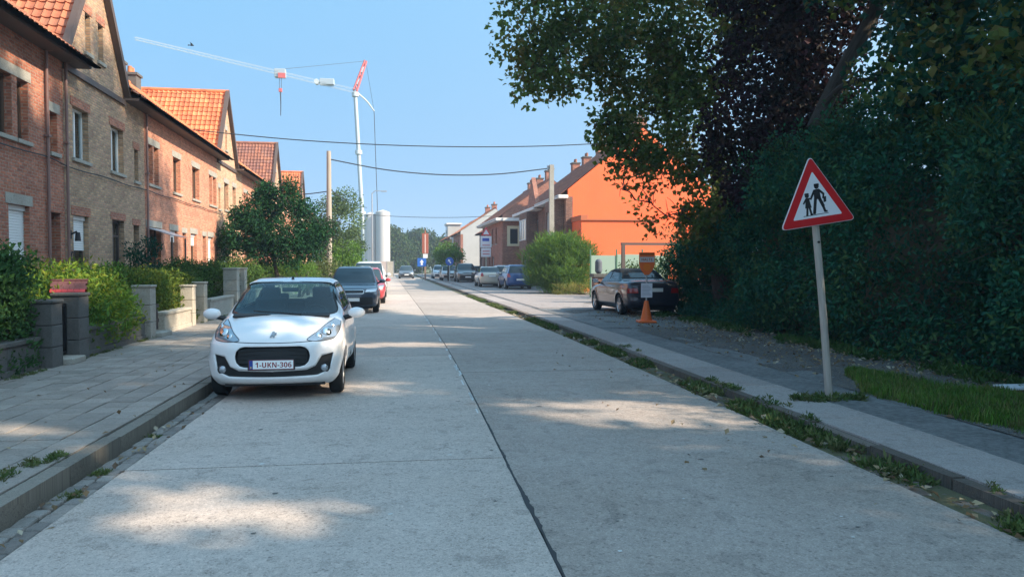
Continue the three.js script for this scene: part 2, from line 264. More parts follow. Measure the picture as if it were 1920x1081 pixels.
  for (let r = 0; r < 150; r++) for (let c = 0; c < 9; c++) {
    const dd = 3.2 + r * .3, x = -2.665 - .155 - c * .305 - .02; 
    if (cnt < 297 && !(dd < 5.5 && x < -3.5 - (dd - 3.2) * .5 - .6)) { const s = obj('paving_slab', tg[Math.floor(R() * 4)], M.paver[Math.floor(R() * 5)], pav); s.position.set(x + bend(dd), .108 + rr(-.004, .004), -dd); s.rotation.set(rr(-.009, .009), rr(-.008, .008) + Math.floor(R() * 4) * Math.PI / 2, rr(-.009, .009)); cnt++; }
    else if (dd > 5) { const b = tg[Math.floor(R() * 4)].clone(); b.rotateX(rr(-.008, .008)); b.translate(x + bend(dd), .108 + rr(-.004, .004), -dd); rest.push([b, Math.floor(R() * 3)]); }
  }
  for (let k = 0; k < 3; k++) { const o = obj('far_paving_slabs', rest.filter(a => a[1] === k).map(a => a[0]), M.paver[k * 2], pav); o.userData.kind = 'stuff'; }
  obj('far_paving', ribbon(-5.5, -2.67, 48.3, 130, .126, .1, 4), M.paver[1], pav);
  // right side: weedy gutter, low kerb, pale concrete strip, asphalt footway, gravelly verge
  const gr = new THREE.Group(); gr.name = 'gutter_strip'; scene.add(gr); struct(gr, 'sunken strip of old setts and dirt beside the right kerb');
  obj('dirt', ribbon(3.655, 4.0, -6, 130, -.02, .1, 1, 3, .02), M.soil, gr);
  srand(31);
  for (let i = 0; i < 140; i++) { const dd = 2.8 + i * .155 + rr(0, .05); for (let k = 0; k < 2; k++) { if (R() < .5) continue; const s = obj('sett', settG[i % 3], M.lowKerb[Math.floor(R() * 3)], gr); s.position.set(3.73 + k * .135 + bend(dd) + rr(-.01, .01), -.045 + rr(-.012, .006), -dd); s.rotation.set(rr(-.08, .08), rr(-.15, .15), rr(-.08, .08)); } }
  const kr = new THREE.Group(); kr.name = 'low_kerb'; scene.add(kr); struct(kr, 'low worn kerb along the right footway');
  kd = -3; while (kd < 110) { const l = kd < 50 ? 1 : 4; obj('kerb_stone', ribbon(4.0 + rr(-.008, .008), 4.115, kd + .007, kd + l - .007, .07 + rr(-.015, .008), .15, 1), M.lowKerb[Math.floor(R() * 3)], kr); kd += l; }
  const st = new THREE.Group(); st.name = 'footway'; scene.add(st); struct(st, 'right footway with a pale concrete strip and dark asphalt');
  obj('bedding', ribbon(4.115, 4.83, -6, 130, .06, .1, 3), M.joint, st);
  kd = -2.2; while (kd < 120) { const l = kd < 40 ? rr(1.6, 2.1) : 6; obj('concrete_slab', ribbon(4.12, 4.8 + rr(-.02, .03), kd + .005, kd + l - .005, .08 + rr(-.003, .003), .05, 1), R() < .6 ? M.strip : M.strip2, st); kd += l; }
  obj('asphalt', ribbon(4.79, 5.95, -6, 60, .074, .1, .5, 6, .02), M.asphalt, st);
  obj('parking_paving', ribbon(5.0, 12, 26.5, 130, .089, .1, 3), M.strip2, st);
  obj('asphalt_crossing', ribbon(4.9, 8.4, 18, 27.5, .079, .1, .5, 6, .02), M.asphalt, st);
  struct(obj('verge', ribbon(5.5, 14, -10, 30, .075, .1, .5, 16, .05), M.verge), 'bare verge strewn with gravel and dead leaves under the hedge');
  struct(obj('garden_soil', ribbon(-8.6, -5.3, -4, 120, .12, .1, 3), M.soil), 'bare soil of the front gardens');
}
// ------------------------------------------------------------------ houses
const SLOPE = .032;
// local frame of a house: x along the facade (away from the camera on the left), y up, z towards the street
function houseBase(name, label, side, d, xf, group) {
  const g = thing(name, label, 'house', [side === 'L' ? xf : xf, 0, -d], side === 'L' ? Math.PI / 2 + SLOPE : -Math.PI / 2 + SLOPE, group); return g;
}
// one course of pantiles, corrugated, from sA to sB, at slope position t (0 = eave)
const COURSE = .27, TILE = .205;
function courseGeo(sA, sB, t, map, fine = 5) {
  const n = Math.max(1, Math.round((sB - sA) / TILE * fine)), pos = [], idx = [], uv = [];
  const row = (tt, lift) => { const base = pos.length / 3; for (let i = 0; i <= n; i++) { const s = lerp(sA, sB, i / n), ph = s / TILE * 2 * Math.PI, w = .018 * Math.cos(ph) + .010 * Math.cos(2 * ph); const p = map(s, tt, lift + w); pos.push(p.x, p.y, p.z); uv.push(s, tt); } return base; };
  const a = row(t - .03, -.02), b = row(t - .03, .045), c = row(t + COURSE - .02, .012);
  for (let i = 0; i < n; i++) for (const [p, q] of [[a, b], [b, c]]) idx.push(p + i, p + i + 1, q + i + 1, p + i, q + i + 1, q + i);
  const g = new THREE.BufferGeometry(); g.setAttribute('position', new THREE.Float32BufferAttribute(pos, 3)); g.setAttribute('uv', new THREE.Float32BufferAttribute(uv, 2)); g.setIndex(idx); const h = g.toNonIndexed(); h.computeVertexNormals(); return h;
}
// a roof slope as courses; range(t) gives [sA, sB] at slope position t, map(s,t,lift) a point
function slope(parent, T, range, map, mats, single) {
  const lists = mats.map(() => []); let k = 0;
  for (let t = 0; t < T - .05; t += COURSE, k++) {
    const r = range(t + COURSE / 2); if (!r || r[1] - r[0] < .05) continue;
    if (single && k < single.rows) { for (let s = r[0]; s < r[1] - .02; s += TILE) { const e = Math.min(s + TILE - .004, r[1]); obj('roof_tile', courseGeo(s, e, t, map, 5), mats[Math.floor(R() * mats.length)], parent); } }
    else { let s = r[0]; while (s < r[1] - .02) { const e = Math.min(s + TILE * (2 + Math.floor(R() * 4)), r[1]); lists[Math.floor(R() * mats.length)].push(courseGeo(s, e, t, map)); s = e; } }
  }
  lists.forEach((l, i) => { if (l.length) obj('roof_tiling', l, mats[i], parent).userData.kind = 'stuff'; });
}
function flat(pts) { const pos = []; for (let i = 1; i < pts.length - 1; i++) for (const p of [pts[0], pts[i], pts[i + 1]]) pos.push(p.x, p.y, p.z); const g = new THREE.BufferGeometry(); g.setAttribute('position', new THREE.Float32BufferAttribute(pos, 3)); g.computeVertexNormals(); return muv(g); }
function windowPart(p, o, wall, style) {
  const { s0, s1, h0, h1 } = o, zf = -(o.set ?? .14), fr = o.white ? M.whiteFrame : (style.frame || M.brownFrame), t = .055, near = style.near;
  const w = sub('window', p);
  obj('frame', [box(s0, s1, h0, h0 + t, zf - .06, zf), box(s0, s1, h1 - t, h1, zf - .06, zf), box(s0, s0 + t, h0 + t, h1 - t, zf - .06, zf), box(s1 - t, s1, h0 + t, h1 - t, zf - .06, zf), ...(o.mull ? [box((s0 + s1) / 2 - .03, (s0 + s1) / 2 + .03, h0 + t, h1 - t, zf - .058, zf - .002)] : []), ...(o.trans ? [box(s0 + t, s1 - t, h1 - .45, h1 - .40, zf - .057, zf - .003)] : [])], fr, w);
  obj('pane', box(s0 + t, s1 - t, h0 + t, h1 - t, zf - .034, zf - .028), near ? M.glass : M.farGlass, w);
  if (near) {
    obj('dark_room', [box(s0 - .3, s1 + .3, h0 - .4, h1 + .2, -1.6, -1.55)], M.room, w);
    if (o.curtain) { // hanging folds behind the pane
      const seg = 40, pos = [], idx = [], a = s0 + t, b = a + (s1 - s0 - 2 * t) * (o.curtain === true ? 1 : o.curtain); for (let i = 0; i <= seg; i++) for (let k = 0; k < 2; k++) pos.push(lerp(a, b, i / seg), k ? h1 - t : h0 + t, zf - .12 + .022 * Math.sin(i * 1.3) + .01 * Math.sin(i * 2.9)); for (let i = 0; i < seg; i++) idx.push(2 * i, 2 * i + 2, 2 * i + 3, 2 * i, 2 * i + 3, 2 * i + 1); const g = new THREE.BufferGeometry(); g.setAttribute('position', new THREE.Float32BufferAttribute(pos, 3)); g.setIndex(idx); g.computeVertexNormals(); g.setAttribute('uv', new THREE.Float32BufferAttribute(new Float32Array(pos.length / 3 * 2), 2)); obj('curtain', g, M.curtain, w);
    }
  }
  if (o.blind) { // roller shutter in front of the pane, down to o.blind
    const list = []; for (let y = h1 - .06; y > o.blind + .02; y -= .055) list.push(box(s0 + .01, s1 - .01, y - .05, y, zf + .012, zf + .026 )); list.push(box(s0, s1, h1 - .1, h1 - .002, zf + .0, zf + .06)); obj('roller_shutter', list, M.blind, w);
  }
  obj('sill', box(s0 - .08, s1 + .08, h0 - .09, h0 - .003, -.13, .06, .01), M.stone, w);
  if (o.lintel !== 0) obj('lintel', box(s0 - .12, s1 + .12, h1 + .003, h1 + .21, -.08, .012), o.lintel || M.stone, w);
}
function doorPart(p, o, style) {
  const { s0, s1, h0, h1 } = o, z = -.2, d = sub('door', p), m = o.color || M.brownFrame;
  obj('frame', [box(s0, s0 + .06, h0, h1, z - .07, z), box(s1 - .06, s1, h0, h1, z - .07, z), box(s0 + .06, s1 - .06, h1 - .06, h1, z - .07, z), box(s0 + .06, s1 - .06, h1 - .5, h1 - .44, z - .068, z - .002)], m, d);
  obj('leaf', [box(s0 + .065, s1 - .065, h0, h1 - .505, z - .06, z - .02), box(s0 + .16, s1 - .16, h0 + .15, h0 + .8, z - .02, z - .005, .006), box(s0 + .16, s1 - .16, h0 + .95, h1 - .62, z - .02, z - .005, .006)], m, d);
  obj('fanlight', box(s0 + .065, s1 - .065, h1 - .435, h1 - .065, z - .045, z - .038), M.farGlass, d);
  obj('handle', box(s0 + .1, s0 + .13, h0 + .98, h0 + 1.12, z - .02, z + .03, .008), M.steel, d);
  obj('step', box(s0 - .1, s1 + .1, .1, h0, -.28, .32, .015), M.stone, d);
  if (o.lintel !== 0) obj('lintel', box(s0 - .1, s1 + .1, h1 + .003, h1 + .18, -.08, .012), o.lintel || M.stone, d);
}
// generic terraced house; len along x, eave height E, ridge RH at depth RD behind the facade
function terrace(g, sp) {
  const { len, E = 6.25, RD = 3.6, RH = 9.35, wallMat, tiles, gable, openings, endWall } = sp, near = sp.near;
  const depth = 2 * RD, T = .3;
  // front wall with real openings
  const shp = new THREE.Shape(); shp.moveTo(0, 0); shp.lineTo(len, 0); shp.lineTo(len, E);
  if (gable) { shp.lineTo(gable.c + gable.h, E); shp.lineTo(gable.c + gable.h, E + .2); shp.lineTo(gable.c, gable.top); shp.lineTo(gable.c - gable.h, E + .2); shp.lineTo(gable.c - gable.h, E); }
  shp.lineTo(0, E); shp.closePath();
  for (const o of openings) { const h = new THREE.Path(); h.moveTo(o.s0, o.h0); h.lineTo(o.s0, o.h1); h.lineTo(o.s1, o.h1); h.lineTo(o.s1, o.h0); h.closePath(); shp.holes.push(h); }
  const wg = new THREE.ExtrudeGeometry(shp, { depth: T, bevelEnabled: false }); wg.translate(0, 0, -T);
  const wall = obj('wall', muv(wg, sp.uo || 0), wallMat, g);
  // other walls: gable ends and back
  const end = (x0, x1) => { const ta = (RH - E - .1) / (RD + .42), q = poly([[-depth, 0], [-T - .002, 0], [-T - .002, E + .003], [-.003, E + .003], [-.003, E + .1 + .42 * ta], [-RD, RH - .01], [-depth + .003, E + .1 + .42 * ta]], x1 - x0); q.rotateY(-Math.PI / 2); q.translate(x1, 0, 0); return muv(q); };
  obj('end_wall', end(.004, .25), sp.endMat0 || wallMat, g); obj('end_wall', end(len - .25, len - .004), sp.endMat1 || wallMat, g);
  obj('back_wall', box(.26, len - .26, 0, E, -depth, -depth + .25), wallMat, g);
  if (near) obj('floor_slab', box(.26, len - .26, 2.95, 3.15, -depth + .26, -1.65), M.room, g);
  if (sp.plinth !== 0) obj('plinth', box(.002, len - .002, .02, .55, .001, .02), M.darkStone, g).visible = true;
  for (const o of openings) o.door ? doorPart(g, o, sp) : windowPart(g, o, wall, sp);
  // main roof
  const roof = sub('roof', g), ov = .42, ang = Math.atan2(RH - E - .1, RD + ov), ca = Math.cos(ang), sa = Math.sin(ang), TL = (RD + ov) / ca, y0 = E + .12;
  const mapF = (s, t, l) => V(s, y0 + t * sa + l * ca, ov - t * ca + l * sa), mapB = (s, t, l) => V(s, y0 + t * sa + l * ca, -depth - ov + t * ca - l * sa);
  const hAt = t => y0 + t * sa;
  if (gable) {
    const hw = t => clamp((gable.top - hAt(t)) / (gable.top - E - .2), 0, 1) * gable.h + .02;
    slope(roof, TL, t => [0, gable.c - hw(t)], mapF, tiles, sp.singleMain); slope(roof, TL, t => [gable.c + hw(t), len], mapF, tiles);
    const gs = Math.atan2(gable.top - E - .2, gable.h), cg = Math.cos(gs), sg = Math.sin(gs), GL = gable.h / cg + .05, gy = E + .2 + .06;
    // ridge of the cross roof runs back to the main ridge
    const mk = q => (s, t, l) => V(gable.c + q * (gable.h - t * cg + l * sg + .04), gy + t * sg + l * cg - .03, -s);
    const back = t => clamp((E + .2 + t * sg - y0) / sa * ca - ov, -.1, RD) + .15;
    slope(roof, GL, t => [-.16, Math.max(.1, back(t))], mk(-1), tiles, sp.singleGable); slope(roof, GL, t => [-.16, Math.max(.1, back(t))], mk(1), tiles);
    obj('ridge_tiles', limb([V(gable.c, gable.top + .1, .16), V(gable.c, gable.top + .1, -RD / 2), V(gable.c, gable.top + .1, -RD)], .1, .1, 8), tiles[0], roof);
    for (const q of [-1, 1]) { const a = V(gable.c, gable.top + .07, 0), b = V(gable.c + q * (gable.h + .14), E + .1, 0); const dx = b.x - a.x, dy = b.y - a.y, L = Math.hypot(dx, dy); const bg = box(0, L, -.13, .03, .02, .17); bg.rotateZ(Math.atan2(dy, dx)); bg.translate(a.x, a.y, 0); obj('verge_board', bg, M.darkWood, roof); }
    obj('string_course', box(gable.c - gable.h, gable.c + gable.h, E - .16, E - .02, .001, .07), M.darkWood, g);
  } else slope(roof, TL, () => [0, len], mapF, tiles, sp.singleMain);
  obj('roof_deck', [flat([mapB(0, 0, 0), mapB(0, TL, 0), mapB(len, TL, 0), mapB(len, 0, 0)])], tiles[1], roof);
  obj('ridge_tiles', limb([V(0, RH + .06, -RD), V(len / 2, RH + .06, -RD), V(len, RH + .06, -RD)], .1, .1, 8), tiles[0], roof);
  // eaves: soffit, fascia and gutter
  const segs = gable ? [[0, gable.c - gable.h + (sp.gutterOver || .05)], [gable.c + gable.h - .05, len]] : [[0, len]];
  for (const [a, b] of segs) if (b - a > .1) {
    const gutter = sub('gutter', g);
    obj('soffit', box(a, b, E - .02, E + .05, .002, ov), M.darkWood, gutter);
    const pr = new THREE.Shape(); pr.moveTo(0, 0); pr.lineTo(.13, 0); pr.quadraticCurveTo(.2, .02, .2, .17); pr.lineTo(.17, .17); pr.quadraticCurveTo(.17, .04, .12, .03); pr.lineTo(0, .03); pr.closePath();
    const gg = new THREE.ExtrudeGeometry(pr, { depth: b - a, bevelEnabled: false, curveSegments: 4 }); gg.rotateY(-Math.PI / 2); gg.scale(-1, 1, 1); gg.rotateY(Math.PI); gg.translate(0, 0, 0);
    gg.computeBoundingBox(); const bb = gg.boundingBox; gg.translate(a - bb.min.x, E + .0 - bb.min.y, ov + .002 - bb.min.z); obj('channel', muv(gg), sp.gutterMat || M.gutter, gutter);
  }
  for (const c of sp.chimneys || []) { const ch = sub('chimney', g); obj('stack', box(c[0] - .32, c[0] + .32, RH - 1.2, RH + c[1], -RD - .3, -RD + .3), c[2] || wallMat, ch); obj('cap', box(c[0] - .38, c[0] + .38, RH + c[1], RH + c[1] + .1, -RD - .36, -RD + .36), M.darkStone, ch); for (const k of [-.15, .15]) obj('pot', new THREE.CylinderGeometry(.09, .11, .3, 10).translate(c[0] + k, RH + c[1] + .24, -RD), tiles[0], ch); }
  for (const s of sp.pipes || []) obj('downpipe', [taper(V(s, .3, .06), V(s, E, .06), .034, .034), taper(V(s, E, .06), V(s, E + .08, ov + .1), .045, .045), box(s - .06, s + .06, 1.6, 1.64, 0, .11), box(s - .06, s + .06, 4.4, 4.44, 0, .11)], sp.pipeMat || M.gutter, g);
  return g;
}
const XF = d => -7.7 - SLOPE * (d - 15);
const left = (label, d0, d1, sp, group) => { const g = houseBase('brick_house', label, 'L', d0, XF(d0), group); const k = Math.cos(SLOPE); terrace(g, { len: (d1 - d0) / k, ...sp, openings: sp.openings.map(o => ({ ...o, s0: o.s0 - d0, s1: o.s1 - d0 })), pipes: (sp.pipes || []).map(x => x - d0), chimneys: (sp.chimneys || []).map(c => [c[0] - d0, ...c.slice(1)]), gable: sp.gable && { ...sp.gable, c: sp.gable.c - d0 } }); return g; };
const W1 = (s0, s1, o = {}) => ({ s0, s1, h0: 4.16, h1: 5.37, ...o }), G1 = (s0, s1, o = {}) => ({ s0, s1, h0: 1.15, h1: 2.82, ...o }), D1 = (s0, s1, o = {}) => ({ s0, s1, h0: .38, h1: 2.8, door: true, ...o });
srand(77);
left('red brick house outside the frame beyond the first gutter', 7.4, 13.2, { wallMat: M.redBrick, tiles: M.tileOld, openings: [W1(8.2, 9.2, { mull: 1 }), W1(11.2, 11.9), W1(12.1, 12.8), G1(8.2, 9.3), D1(11.6, 12.5)] });
const hA = left('shaded red brick house with white shuttered ground floor window, nearest on the left', 13.2, 18.26, { near: true, wallMat: M.redBrick, tiles: M.tileOld, singleMain: { rows: 0 }, openings: [W1(14.1, 14.8), W1(15.36, 15.9), W1(16.12, 16.58), { s0: 17.58, s1: 17.95, h0: 4.12, h1: 5.0 }, { s0: 15.68, s1: 16.55, h0: .6, h1: 2.84, white: 1, blind: .62, lintel: M.stone }, D1(17.44, 18.02, { lintel: M.redBrick })], pipes: [17.32], chimneys: [] });
obj('buff_strip', box(17.38 - 13.2, 17.52 - 13.2, .6, 6.2, .001, .012), M.beigeBrick, hA); 
const hB = left('beige brick house with a steep front gable and two attic windows', 18.26, 24, { near: true, wallMat: M.beigeBrick, tiles: M.tileOld, singleGable: { rows: 17 }, gutterOver: .55, gable: { c: 20.28, h: 2.0, top: 9.55 }, frame: M.darkWood,
  openings: [W1(18.78, 19.72, { white: 1, curtain: .75, mull: 1, lintel: M.redBrick }), W1(21.24, 22.2, { white: 1, mull: 1, curtain: .3, lintel: M.redBrick }), { s0: 23.1, s1: 23.45, h0: 4.1, h1: 5.02, lintel: M.redBrick }, { s0: 19.62, s1: 19.95, h0: 6.85, h1: 7.8, lintel: M.redBrick }, { s0: 20.45, s1: 20.8, h0: 6.85, h1: 7.8, lintel: M.redBrick }, { s0: 18.72, s1: 19.62, h0: .9, h1: 2.82, blind: 1.98, lintel: M.redBrick }, { s0: 21.24, s1: 22.16, h0: .9, h1: 2.86, mull: 1, trans: 1, lintel: M.redBrick }, D1(22.94, 23.44, { lintel: M.redBrick })], pipes: [18.3] });
{ const q = sub('wall_lamp', hB); obj('bracket', [taper(V(.28, 2.35, 0), V(.28, 2.42, .14), .02, .02), box(.24, .32, 2.25, 2.45, 0, .02)], M.black, q); obj('lantern', new THREE.CylinderGeometry(.05, .07, .2, 6).translate(.28, 2.3, .16), M.black, q);
  const t = text('27', .2, .015); t.translate(.34, 1.86, .004); obj('house_number', t, M.black, hB); }
const hC = left('red brick house with a grey canopy over its ground floor window', 24, 28.95, { near: true, wallMat: M.rosyBrick, tiles: M.tileOrange, openings: [W1(24.36, 24.86), W1(24.98, 25.46), W1(27.12, 28.05, { mull: 1 }), G1(24.15, 25.6, { mull: 1 }), { s0: 26.68, s1: 27.55, h0: .9, h1: 2.82, blind: 2.42 }, D1(28.2, 28.72)], pipes: [24.1] });
{ const c = sub('canopy', hC); const a = []; for (let i = 0; i < 7; i++) { const b = box(i * .24, i * .24 + .225, 0, .02, 0, .78); b.rotateX(.32); b.translate(.1, 2.78, 0); a.push(b); } obj('sheet', a, mat(.42, .43, .46, { roughness: .4 }), c); obj('post', taper(V(.16, .2, .72), V(.16, 2.5, .72), .03, .03), M.darkWood, c); obj('post', taper(V(1.7, .2, .72), V(1.7, 2.5, .72), .03, .03), M.darkWood, c); }
left('sunlit red brick house between the canopy house and the second gable', 28.95, 33.85, { near: true, wallMat: M.rosyBrick, tiles: M.tileOrange, openings: [W1(29.68, 30.75, { mull: 1, curtain: .5 }), W1(32.42, 32.95), W1(33.1, 33.68), { s0: 29.35, s1: 30.25, h0: .9, h1: 2.82, blind: 2.36 }, D1(31.2, 31.75), { s0: 32.1, s1: 33.0, h0: .6, h1: 2.8, white: 1, blind: .7 }], chimneys: [[32.6, .5, M.redBrick]] });
left('pale brick house with the second steep gable under bright orange tiles', 33.85, 39.55, { wallMat: M.paleBrick, tiles: M.tileOrange, gable: { c: 35.9, h: 2.0, top: 9.45 }, gutterOver: .5, openings: [W1(35.35, 36.25, { mull: 1 }), { s0: 34.15, s1: 34.5, h0: 4.1, h1: 5.02 }, W1(37.2, 38.0), { s0: 35.72, s1: 36.08, h0: 6.9, h1: 7.8 }, { s0: 35.0, s1: 35.95, h0: .6, h1: 2.78, white: 1, blind: .7 }, G1(36.9, 37.9), D1(38.4, 39)], chimneys: [[34.5, .42, M.darkStone]] });
for (const [d, t, l] of [[39.55, 'O', 'red brick house directly beyond the second gable behind the small tree'], [44.5, 'B', 'red brick house between the small dark tree and the brown tiled gable'], [55.1, 'B', 'far red brick house beyond the brown tiled gable'], [60.1, 'B', 'far red brick house before the last gable of the row'], [70.6, 'O', 'last red brick house at the far end of the row']])
  left(l, d, d + 5, { wallMat: M.rosyBrick, tiles: t === 'O' ? M.tileOrange : M.tileBrown, openings: [W1(d + .5, d + 1), W1(d + 1.15, d + 1.65), W1(d + 3, d + 4, { mull: 1 }), G1(d + .6, d + 1.5), D1(d + 2, d + 2.6), G1(d + 3, d + 4)], chimneys: [[d + .8, .7]] });
for (const [d, t, l] of [[49.5, M.tileBrown, 'pale brick house with the third gable under brown tiles'], [65, M.tileOrange, 'pale brick house with the fourth gable above the small tree']])
  left(l, d, d + 5.6, { wallMat: M.paleBrick, tiles: t, gable: { c: d + 2.1, h: 2.05, top: 9.6 }, openings: [W1(d + 1.5, d + 2.4, { mull: 1 }), { s0: d + .3, s1: d + .65, h0: 4.1, h1: 5 }, W1(d + 4, d + 4.9), { s0: d + 1.9, s1: d + 2.25, h0: 6.9, h1: 7.8 }, G1(d + 1.5, d + 2.4), D1(d + 4.4, d + 5)] });
// facade cable running along the row under the upper sills
{ const pts = []; for (let d = 13.3; d < 39; d += 1) pts.push(V(XF(d) + .055, 3.95 + .018 * Math.sin(d * 1.9) - (d > 18 ? .05 : 0), -d)); tag(obj('facade_cable', new THREE.TubeGeometry(new THREE.CatmullRomCurve3(pts), 120, .014, 5), M.wire), 'dark cable clipped along the left brick facades below the upper windows', 'cable'); }

// ---- right-hand houses. Local x runs towards the camera, so x = 0 is the far end
function rightHouse(label, dNear, len, xf, sp) { const g = houseBase('brick_house', label, 'R', dNear + len, xf - SLOPE * len, undefined); terrace(g, { len, ...sp }); return g; }
const RW = (s0, s1, h0 = 3.5, h1 = 4.9, o = {}) => ({ s0, s1, h0, h1, white: 1, mull: 1, lintel: 0, ...o });
{
  const len = 7.2, E = 5.75, RD = 4.7, RH = 10.0;
  const g = rightHouse('house with a tall bright orange painted gable wall and brown brick front', 44.2, len, 9.4, { E, RD, RH, wallMat: M.brownBrick, endMat1: M.orangePaint, tiles: M.tileBrown, gutterMat: M.cornice, openings: [RW(4.5, 5.3), RW(5.6, 6.4), RW(1.2, 2.2), RW(1.2, 2.4, .9, 2.4), { s0: 3, s1: 3.8, h0: .2, h1: 2.4, door: true, lintel: 0 }], chimneys: [[6.7, .6, M.redBrick2], [5.4, .4, M.redBrick2]] });
  obj('cornice', box(-.1, len + .12, E - .12, E + .1, .01, .62, .03), M.cornice, g);
  obj('corner_pier', box(len - .45, len + .03, .02, E - .13, .003, .14), M.brownBrick, g);
  const b = sub('bay', g); obj('bay_wall', [box(4.2, 6.7, .02, 3.4, .003, .75), box(4.2, 6.7, 4.95, E - .13, .003, .75), box(4.2, 4.45, 3.4, 4.95, .003, .75), box(6.45, 6.7, 3.4, 4.95, .003, .75), box(5.3, 5.6, 3.4, 4.95, .003, .75)], M.brownBrick, b); obj('bay_window', [box(4.45, 5.3, 3.4, 4.95, .55, .6), box(5.6, 6.45, 3.4, 4.95, .55, .6)], M.farGlass, b); obj('bay_frame', [4.47, 4.85, 5.22, 5.62, 6.0, 6.37].map(x => box(x, x + .07, 3.4, 4.95, .6, .66)), M.whiteFrame, b);
  // lower annexe at the gable, in the same orange, running back from the street
  const sh = poly([[0, 0], [7.8, 0], [7.8, 3.0], [4.7, 4.15], [0, 4.2]], 2.2); sh.rotateY(Math.PI / 2); const an = sub('annexe', g);
  sh.translate(len + .02, 0, -.25); obj('annexe_wall', muv(sh), M.orangePaint, an);
  obj('coping', [box(len, len + 2.3, 4.2, 4.28, -4.95, -.2), box(len + .0, len + 2.3, 4.28, 4.5, -.6, -.2)], mat(.5, .14, .06), an);
}
{
  const g = rightHouse('brown brick terraced house with white cornice beyond the orange gable', 51.5, 8.6, 9.15, { E: 5.6, RD: 4.4, RH: 9.3, wallMat: M.brownBrick, tiles: M.tileBrown, openings: [RW(1, 2), RW(3, 4), RW(6, 7), RW(1, 2.2, .9, 2.4), RW(5.8, 7.2, .9, 2.4)], chimneys: [[7.9, .9, M.redBrick2], [4, .5, M.redBrick2], [.6, .5, M.redBrick2]] });
  obj('cornice', box(-.1, 8.58, 5.48, 5.7, .01, .7, .03), M.cornice, g);
  obj('bay', box(3.8, 6.8, 2.7, 5.47, .003, .8), M.brownBrick, g); for (const x of [4.0, 4.9, 5.8]) obj('bay_window', box(x, x + .7, 3.5, 4.9, .79, .82), M.farGlass, g); for (const x of [4.0, 4.9, 5.8]) obj('bay_frame', [box(x - .06, x, 3.44, 4.96, .78, .84), box(x + .7, x + .76, 3.44, 4.96, .78, .84), box(x, x + .7, 4.9, 4.96, .78, .84), box(x, x + .7, 3.44, 3.5, .78, .84)], M.whiteFrame, g);
  const gb = poly([[0, 0], [3.4, 0], [1.7, 2.2]], .3); gb.translate(4.9, 5.75, .1); obj('front_gable', muv(gb), M.redBrick2, g);
}
{
  const len = 13, g = rightHouse('red brick house standing forward with one cream framed window in its near end', 62, len, 7.6, { E: 5.4, RD: 4.2, RH: 8.9, wallMat: M.redBrick2, tiles: M.tileBrown, openings: [RW(1.2, 2.2), RW(3.8, 4.8), RW(6.6, 7.6), RW(9, 10), RW(1.2, 2.4, .9, 2.4), RW(6.6, 8, .9, 2.4), { s0: 4.6, s1: 5.5, h0: .2, h1: 2.4, door: true, lintel: 0 }], chimneys: [[12, .7], [8, .5], [4, .5]] });
  obj('cornice', [box(-.1, len + .3, 5.3, 5.55, .01, .6, .03), box(len + .01, len + .4, 5.3, 5.55, -3.5, 0)], M.cornice, g);
  const w = sub('end_window', g); obj('surround', [box(len + .001, len + .05, 3.2, 4.9, -1.55, -1.3), box(len + .001, len + .05, 3.2, 4.9, -.65, -.4), box(len + .001, len + .05, 4.65, 4.9, -1.3, -.65), box(len + .001, len + .05, 3.2, 3.4, -1.3, -.65)], mat(.72, .62, .42), w); obj('pane', box(len + .001, len + .02, 3.4, 4.65, -1.3, -.65), M.farGlass, w);
}
{
  const g = rightHouse('dark brick house with a low hipped front beyond the forward house', 75.4, 8, 7.9, { E: 4.9, RD: 4, RH: 7.6, wallMat: M.brownBrick, tiles: M.tileBrown, openings: [RW(1, 2, 3.1, 4.3), RW(5, 6, 3.1, 4.3), RW(1, 2.2, .9, 2.4), RW(5, 6, .9, 2.4)] });
  const e = rightHouse('house with a pale rendered gable and orange roof farther down the right row', 92, 10, 6.1, { E: 5.4, RD: 4.3, RH: 8.6, wallMat: M.redBrick2, endMat1: M.whiteWall, tiles: M.tileOrange, openings: [RW(1, 2), RW(4, 5), RW(7, 8), RW(1, 2.2, .9, 2.4), RW(6, 7.4, .9, 2.4)], chimneys: [[9.2, .5], [3, .6]] });
  const f = rightHouse('farthest terraced house on the right with a flat roofed dormer', 104, 14, 5.4, { E: 5.2, RD: 4.3, RH: 8.2, wallMat: M.redBrick2, endMat1: M.whiteWall, tiles: M.tileOrange, openings: [RW(1, 2), RW(4, 5), RW(10, 11), RW(1, 2.2, .9, 2.4), RW(9, 10.4, .9, 2.4)] });
  const dm = sub('dormer', f); obj('dormer_wall', box(9, 13, 5.6, 7.3, -1.6, .2), M.whiteWall, dm); obj('dormer_roof', box(8.8, 13.2, 7.3, 7.5, -1.8, .4), M.cornice, dm); obj('dormer_window', box(9.6, 12.4, 6.1, 7.0, .2, .23), M.farGlass, dm);
}
